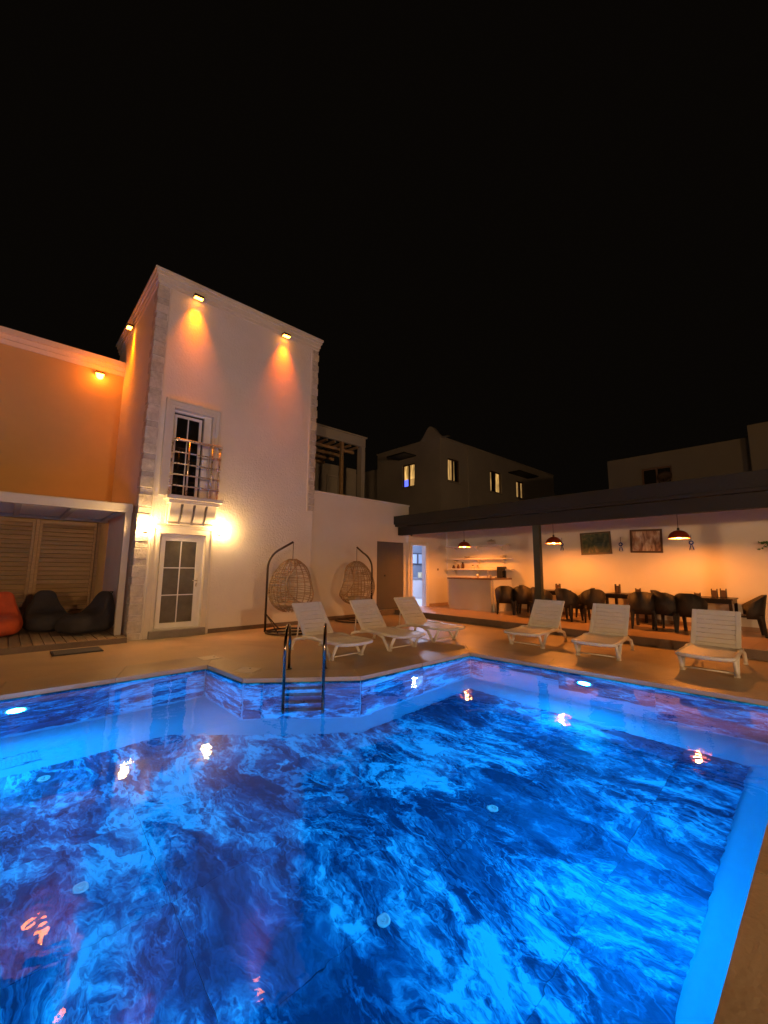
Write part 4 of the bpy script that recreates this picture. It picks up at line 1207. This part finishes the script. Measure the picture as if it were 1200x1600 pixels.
chairs = ((11.62, 6.42, -70, 'dark woven chair between the bar and the terrace post, second from the left'),
          (11.40, 5.72, -95, 'dark woven chair half hidden by the terrace post'),
          (11.36, 4.98, -100, 'dark woven chair just right of the terrace post with its back to the pool'),
          (11.50, 4.38, -60, 'dark woven chair left of the second table, turned to the wall'),
          (11.22, 3.15, -75, 'dark woven chair between the two right loungers with its back to the pool'),
          (11.32, 2.68, -100, 'dark woven chair next to the third table, nearer the post'),
          (11.28, 2.22, -95, 'dark woven chair half behind the rightmost lounger'),
          (12.15, 6.50, 178, 'dark woven chair against the wall at the left end of the first table'),
          (12.05, 4.85, 5, 'dark woven chair between the first two tables, nearest the wall'),
          (12.12, 2.88, 172, 'dark woven chair between the last two tables, nearest the wall'),
          (11.75, 1.32, 12, 'dark woven chair alone at the right edge with its back to the right'))
for x, y, rz, lb in chairs: copy_tree(C0, (x, y, .171), R_(rz), lb)

def make_table(label):
    t = thing('terrace_table', (0, 0, 0), label, 'table', 'dark tables along the terrace wall')
    s = .40; p0 = None
    for k in range(6):
        y = -s + .067 + k * .1333
        if p0 is None: o = p0 = obj('top_board', MB().box(-s, s, -.063, .063, .715, .745, .004), table_brown, t, world=False)
        else: o = share('top_board', p0, t)
        o.location = (0, y, 0)
    obj('apron', MB().box(-s + .03, s - .03, -s + .03, -s + .05, .63, .714).box(-s + .03, s - .03, s - .05, s - .03, .63, .714).box(-s + .03, -s + .05, -s + .05, s - .05, .63, .714).box(s - .05, s - .03, -s + .05, s - .05, .63, .714), table_brown, t, world=False)
    for sx in (-1, 1):
        for sy in (-1, 1): obj('leg', MB().box(sx * (s - .055) - .03, sx * (s - .055) + .03, sy * (s - .055) - .03, sy * (s - .055) + .03, 0, .629, .004), table_brown, t, world=False)
    return t
T0 = make_table('dark table behind the terrace post')
T0.location = (12.10, 5.75, .171)
for y, lb in ((3.78, 'dark table below the two paintings'), (1.95, 'dark table below the right pendant lamp')):
    copy_tree(T0, (12.12, y, .171), 0, lb)
def holder(x, y, h, w, label):
    t = thing('napkin_holder', (x, y, .917), label, 'napkin holder', 'holders on the terrace tables')
    obj('base', MB().box(-w/2, w/2, -.06, .06, 0.001, .015), table_brown, t, world=False)
    obj('side', MB().box(-w/2, w/2, -.055, -.045, .016, h, .003), table_brown, t, world=False)
    obj('side', MB().box(-w/2, w/2, .045, .055, .016, h, .003), table_brown, t, world=False)
    obj('napkins', MB().box(-w/2 + .01, w/2 - .01, -.04, .04, .016, h * .82), mat('brown_napkin', (.08, .045, .03), .9), t, world=False)
holder(12.0, 5.52, .20, .12, 'napkin holder on the table by the terrace post')
holder(12.0, 3.92, .24, .12, 'tall napkin holder on the left of the table below the paintings')
holder(12.05, 3.46, .15, .10, 'low napkin holder on the right of the table below the paintings')
holder(12.0, 2.22, .10, .11, 'low napkin holder on the left of the right table')
holder(12.0, 1.90, .20, .10, 'napkin holder in the middle of the right table')
holder(12.0, 1.74, .21, .10, 'napkin holder rightmost on the right table')

# ------------------------------------------------------------------ neighbouring houses
hs = thing('hillside_house', (20.0, 16.5, -2.2), 'pale house on the slope with four lit windows and rounded parapet', 'house')
W1 = (18.75, 19.95, 7.1, 8.75); 
mb = MB(); holed_wall(mb, 'y', 20.0, 16.5, 22.6, -2.2, 10.0, [W1], .2)
W2, W3, W4 = (20.75, 22.0, 7.25, 8.8), (25.7, 27.2, 7.2, 8.8), (29.4, 30.6, 7.2, 8.6)
holed_wall(mb, 'x', 16.5, 20.0, 36.0, -2.2, 10.0, [W2, W3, W4], .2)
mb.quad((20, 16.5, 10.0), (36, 16.5, 10.0), (36, 22.6, 10.0), (20, 22.6, 10.0))
obj('wall', mb, far_wall, hs)
hump = [(q, 10.0 + .95 * math.exp(-((q) / .62) ** 2)) for q in [i * .15 - 1.5 for i in range(21)]]
obj('parapet_gable', MB().prism([(20.0 - .02 + .01, 17.9 - .0 + 0 + q, z) for q, z in hump][::1], (.3, 0, 0)).xf(Matrix.Translation((0, -.55, 0))), far_wall, hs)
obj('parapet_cap', MB().box(19.95, 20.2, 16.45, 22.65, 10.002, 10.10).box(20.202, 36, 16.45, 16.7, 10.002, 10.10), far_wall, hs)
glowA = emit_curtain('warm_lit_curtain', (1.0, .56, .16), .62)
glowB = emit_curtain('dim_lit_curtain', (1.0, .55, .17), .34)
glowC = emit('television_glow', (.12, .16, 1.0), 1.2)
def lit_window(axis, fix, w, panes, label_col):
    """panes: list of (a0,a1,material) as fractions of the width"""
    f = bpy.data.objects.new('window', None); COL.objects.link(f); f.parent = hs
    mid = (w[0] + w[1]) / 2
    f.location = Vector((fix, mid, w[2]) if axis == 'y' else (mid, fix, w[2])) - hs.location
    def B(m_, a0, a1, d0, d1, z0, z1): 
        return m_.box(fix + d0, fix + d1, a0, a1, z0, z1) if axis == 'y' else m_.box(a0, a1, fix + d0, fix + d1, z0, z1)
    W = w[1] - w[0]; mb = MB()
    B(mb, w[0], w[0] + .09, .06, .14, w[2], w[3]); B(mb, w[1] - .09, w[1], .06, .14, w[2], w[3])
    B(mb, w[0] + .09, w[1] - .09, .06, .14, w[3] - .09, w[3]); B(mb, w[0] + .09, w[1] - .09, .06, .14, w[2], w[2] + .09)
    B(mb, mid - .06, mid + .06, .06, .14, w[2] + .09, w[3] - .09)
    obj('frame', mb, wood_frame, f)
    for a0, a1, z0, z1, m_ in panes:
        obj('pane', B(MB(), w[0] + W * a0, w[0] + W * a1, .15, .17, w[2] + (w[3]-w[2]) * z0, w[2] + (w[3]-w[2]) * z1), m_, f)
    mb = MB(); B(mb, w[0] - .1, w[1] + .1, -.10, -.001, w[2] - .09, w[2] - .002); obj('sill', mb, far_wall, f)
lit_window('y', 20.0, W1, [(.07, .93, .36, .95, glowA), (.07, .46, .05, .357, glowB), (.54, .93, .05, .357, glowC)], '')
lit_window('x', 16.5, W2, [(.07, .46, .05, .95, glowB), (.54, .70, .05, .95, glowB), (.703, .93, .05, .95, glass_dark)], '')
lit_window('x', 16.5, W3, [(.07, .24, .05, .95, glowB), (.243, .46, .05, .95, glass_dark), (.54, .93, .05, .95, glowA)], '')
lit_window('x', 16.5, W4, [(.07, .40, .05, .95, glowB), (.403, .75, .05, .95, glass_dark), (.753, .93, .05, .95, glowB)], '')
obj('sunshade', MB().box(18.8, 19.98, 18.6, 20.3, 9.16, 9.24), timber_dark, hs)
obj('sunshade', MB().box(28.2, 31.2, 15.5, 16.48, 9.0, 9.08), timber_dark, hs)
obj('side_block', MB().box(20.6, 24, 22.62, 26.0, -2.2, 9.2), far_wall, hs)
obj('downpipe', MB().tube([(22.9, 16.44, 9.9), (22.9, 16.44, 2.0)], .05, 6), far_wall, hs)

# block on the right beyond the terrace roof
rb_ = thing('neighbour_block', (18.0, 3.5, -2.2), 'dim flat-roofed block beyond the terrace roof on the right', 'building')
mb = MB(); holed_wall(mb, 'y', 18.0, 1.5, 5.95, -2.2, 6.0, [(3.75, 4.75, 4.72, 5.45)], .15)
mb.quad((18, 5.95, -2.2), (24, 5.95, -2.2), (24, 5.95, 6.0), (18, 5.95, 6.0)); mb.quad((18, 1.5, 6), (18, 5.95, 6), (24, 5.95, 6), (24, 1.5, 6))
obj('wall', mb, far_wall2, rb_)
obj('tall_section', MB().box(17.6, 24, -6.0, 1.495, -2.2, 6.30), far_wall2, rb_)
wf = obj('window', MB().box(18.06, 18.12, 3.75, 4.75, 4.72, 4.78).box(18.06, 18.12, 3.75, 4.75, 5.39, 5.45).box(18.06, 18.12, 3.75, 3.81, 4.78, 5.39).box(18.06, 18.12, 4.69, 4.75, 4.78, 5.39).box(18.06, 18.12, 4.22, 4.28, 4.78, 5.39), wood_frame, rb_)
obj('pane', MB().box(18.10, 18.11, 3.81, 4.22, 4.78, 5.39), glass_dark, wf); obj('pane', MB().box(18.10, 18.11, 4.28, 4.69, 4.78, 5.39), glass_dark, wf)
obj('ledge', MB().box(17.7, 17.998, 1.497, 5.95, 4.50, 4.62), far_wall2, rb_)
pw = thing('roof_parapet_wall', (14.2, 3.0, 0), 'dim parapet wall right behind the terrace roof', 'wall')
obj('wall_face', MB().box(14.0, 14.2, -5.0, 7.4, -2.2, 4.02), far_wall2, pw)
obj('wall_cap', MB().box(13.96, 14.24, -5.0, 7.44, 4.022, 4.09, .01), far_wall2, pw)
t = thing('satellite_dish', (14.1, 3.12, 4.09), 'dark satellite dish on the parapet behind the terrace roof', 'satellite dish')
obj('dish', MB().lathe([(0, 0), (.08, .008), (.15, .034), (.20, .066), (.20, .074), (.15, .042), (.08, .016), (0, .012)], seg=20).xf(Matrix.Translation((0, 0, .14)) @ Matrix.Rotation(R_(-62), 4, 'Y')), dark_metal, t, True, world=False)
obj('mast', MB().tube([(.05, 0, 0), (.05, 0, .14)], .02, 8), dark_metal, t, True, world=False)
obj('feed_arm', MB().tube([(-.03, 0, .02), (-.24, 0, .17)], .012, 6), dark_metal, t, True, world=False)

# neighbour's upper terrace with pergola, behind the annex
nb = thing('neighbour_terrace_house', (10.5, 14.0, -2.2), 'dim upper storey with slatted timber pergola behind the annex', 'house')
obj('lower_wall', MB().box(6.4, 11.85, 14.42, 20.0, -2.2, 4.4), far_wall, nb)
obj('roof_beam', MB().box(6.4, 11.65, 14.0, 14.12, 7.0, 7.42, .01), far_wall, nb)
obj('roof_beam_cap', MB().box(6.4, 11.72, 13.95, 14.2, 7.421, 7.48), far_wall, nb)
for k in range(12):
    x = 11.3 - k * .42
    obj('pergola_slat', MB().box(x - .04, x + .04, 14.13, 17.5, 6.92, 7.02), timber_slat, nb)
for k in range(4):
    y = 14.7 + k * .8
    obj('pergola_purlin', MB().box(6.4, 11.5, y - .05, y + .05, 6.80, 6.918), timber_slat, nb)
obj('post', MB().box(10.28, 10.42, 14.0, 14.12, 4.401, 6.998), timber_slat, nb)
obj('corner_pier', MB().box(11.42, 11.62, 14.0, 14.3, 4.401, 6.998), far_wall, nb)
obj('side_pier', MB().box(11.64, 11.90, 14.3, 14.6, 4.401, 6.9), far_wall2, nb)
obj('back_wall', MB().box(6.4, 11.6, 17.6, 17.8, 4.4, 7.0), far_wall, nb)
for k in range(20):
    obj('screen_slat', MB().box(8.4, 11.2, 17.40, 17.44, 4.5 + k * .115, 4.5 + k * .115 + .085), timber_slat, nb)
dr = obj('door_frame', MB().box(12.0, 12.08, 17.5, 17.58, 4.4, 6.4).box(12.7, 12.78, 17.5, 17.58, 4.4, 6.4).box(12.08, 12.7, 17.5, 17.58, 6.32, 6.4), beam_white, nb)
obj('door_wall', MB().box(11.61, 14.0, 17.6, 17.79, 4.4, 7.0), far_wall, nb)

# ------------------------------------------------------------------ fill lamps added behind the camera to brighten house, deck and loungers
glow_fill = emit('fill_globe_glow', (1.0, 0.57, 0.26), L_FILL)
def fill_lamp(x, y, label):
    t = thing('fill_lamp', (x, y, 0), label, 'fill lamp', 'fill lamps added behind the photographer')
    obj('post', MB().tube([(0, 0, 0), (0, 0, 2.5)], .04, 10), dark_metal, t, True, world=False)
    obj('foot', MB().lathe([(0, .001), (.12, .001), (.10, .05), (.05, .09), (0, .09)], seg=16), dark_metal, t, True, world=False)
    obj('globe', MB().sphere((0, 0, 2.66), .15, 20), glow_fill, t, True, world=False)
fill_lamp(-5.5, -5.5, 'added fill lamp, a globe on a post behind the photographer on the left')
fill_lamp(2.5, -8.0, 'added fill lamp, a globe on a post behind the photographer on the right')
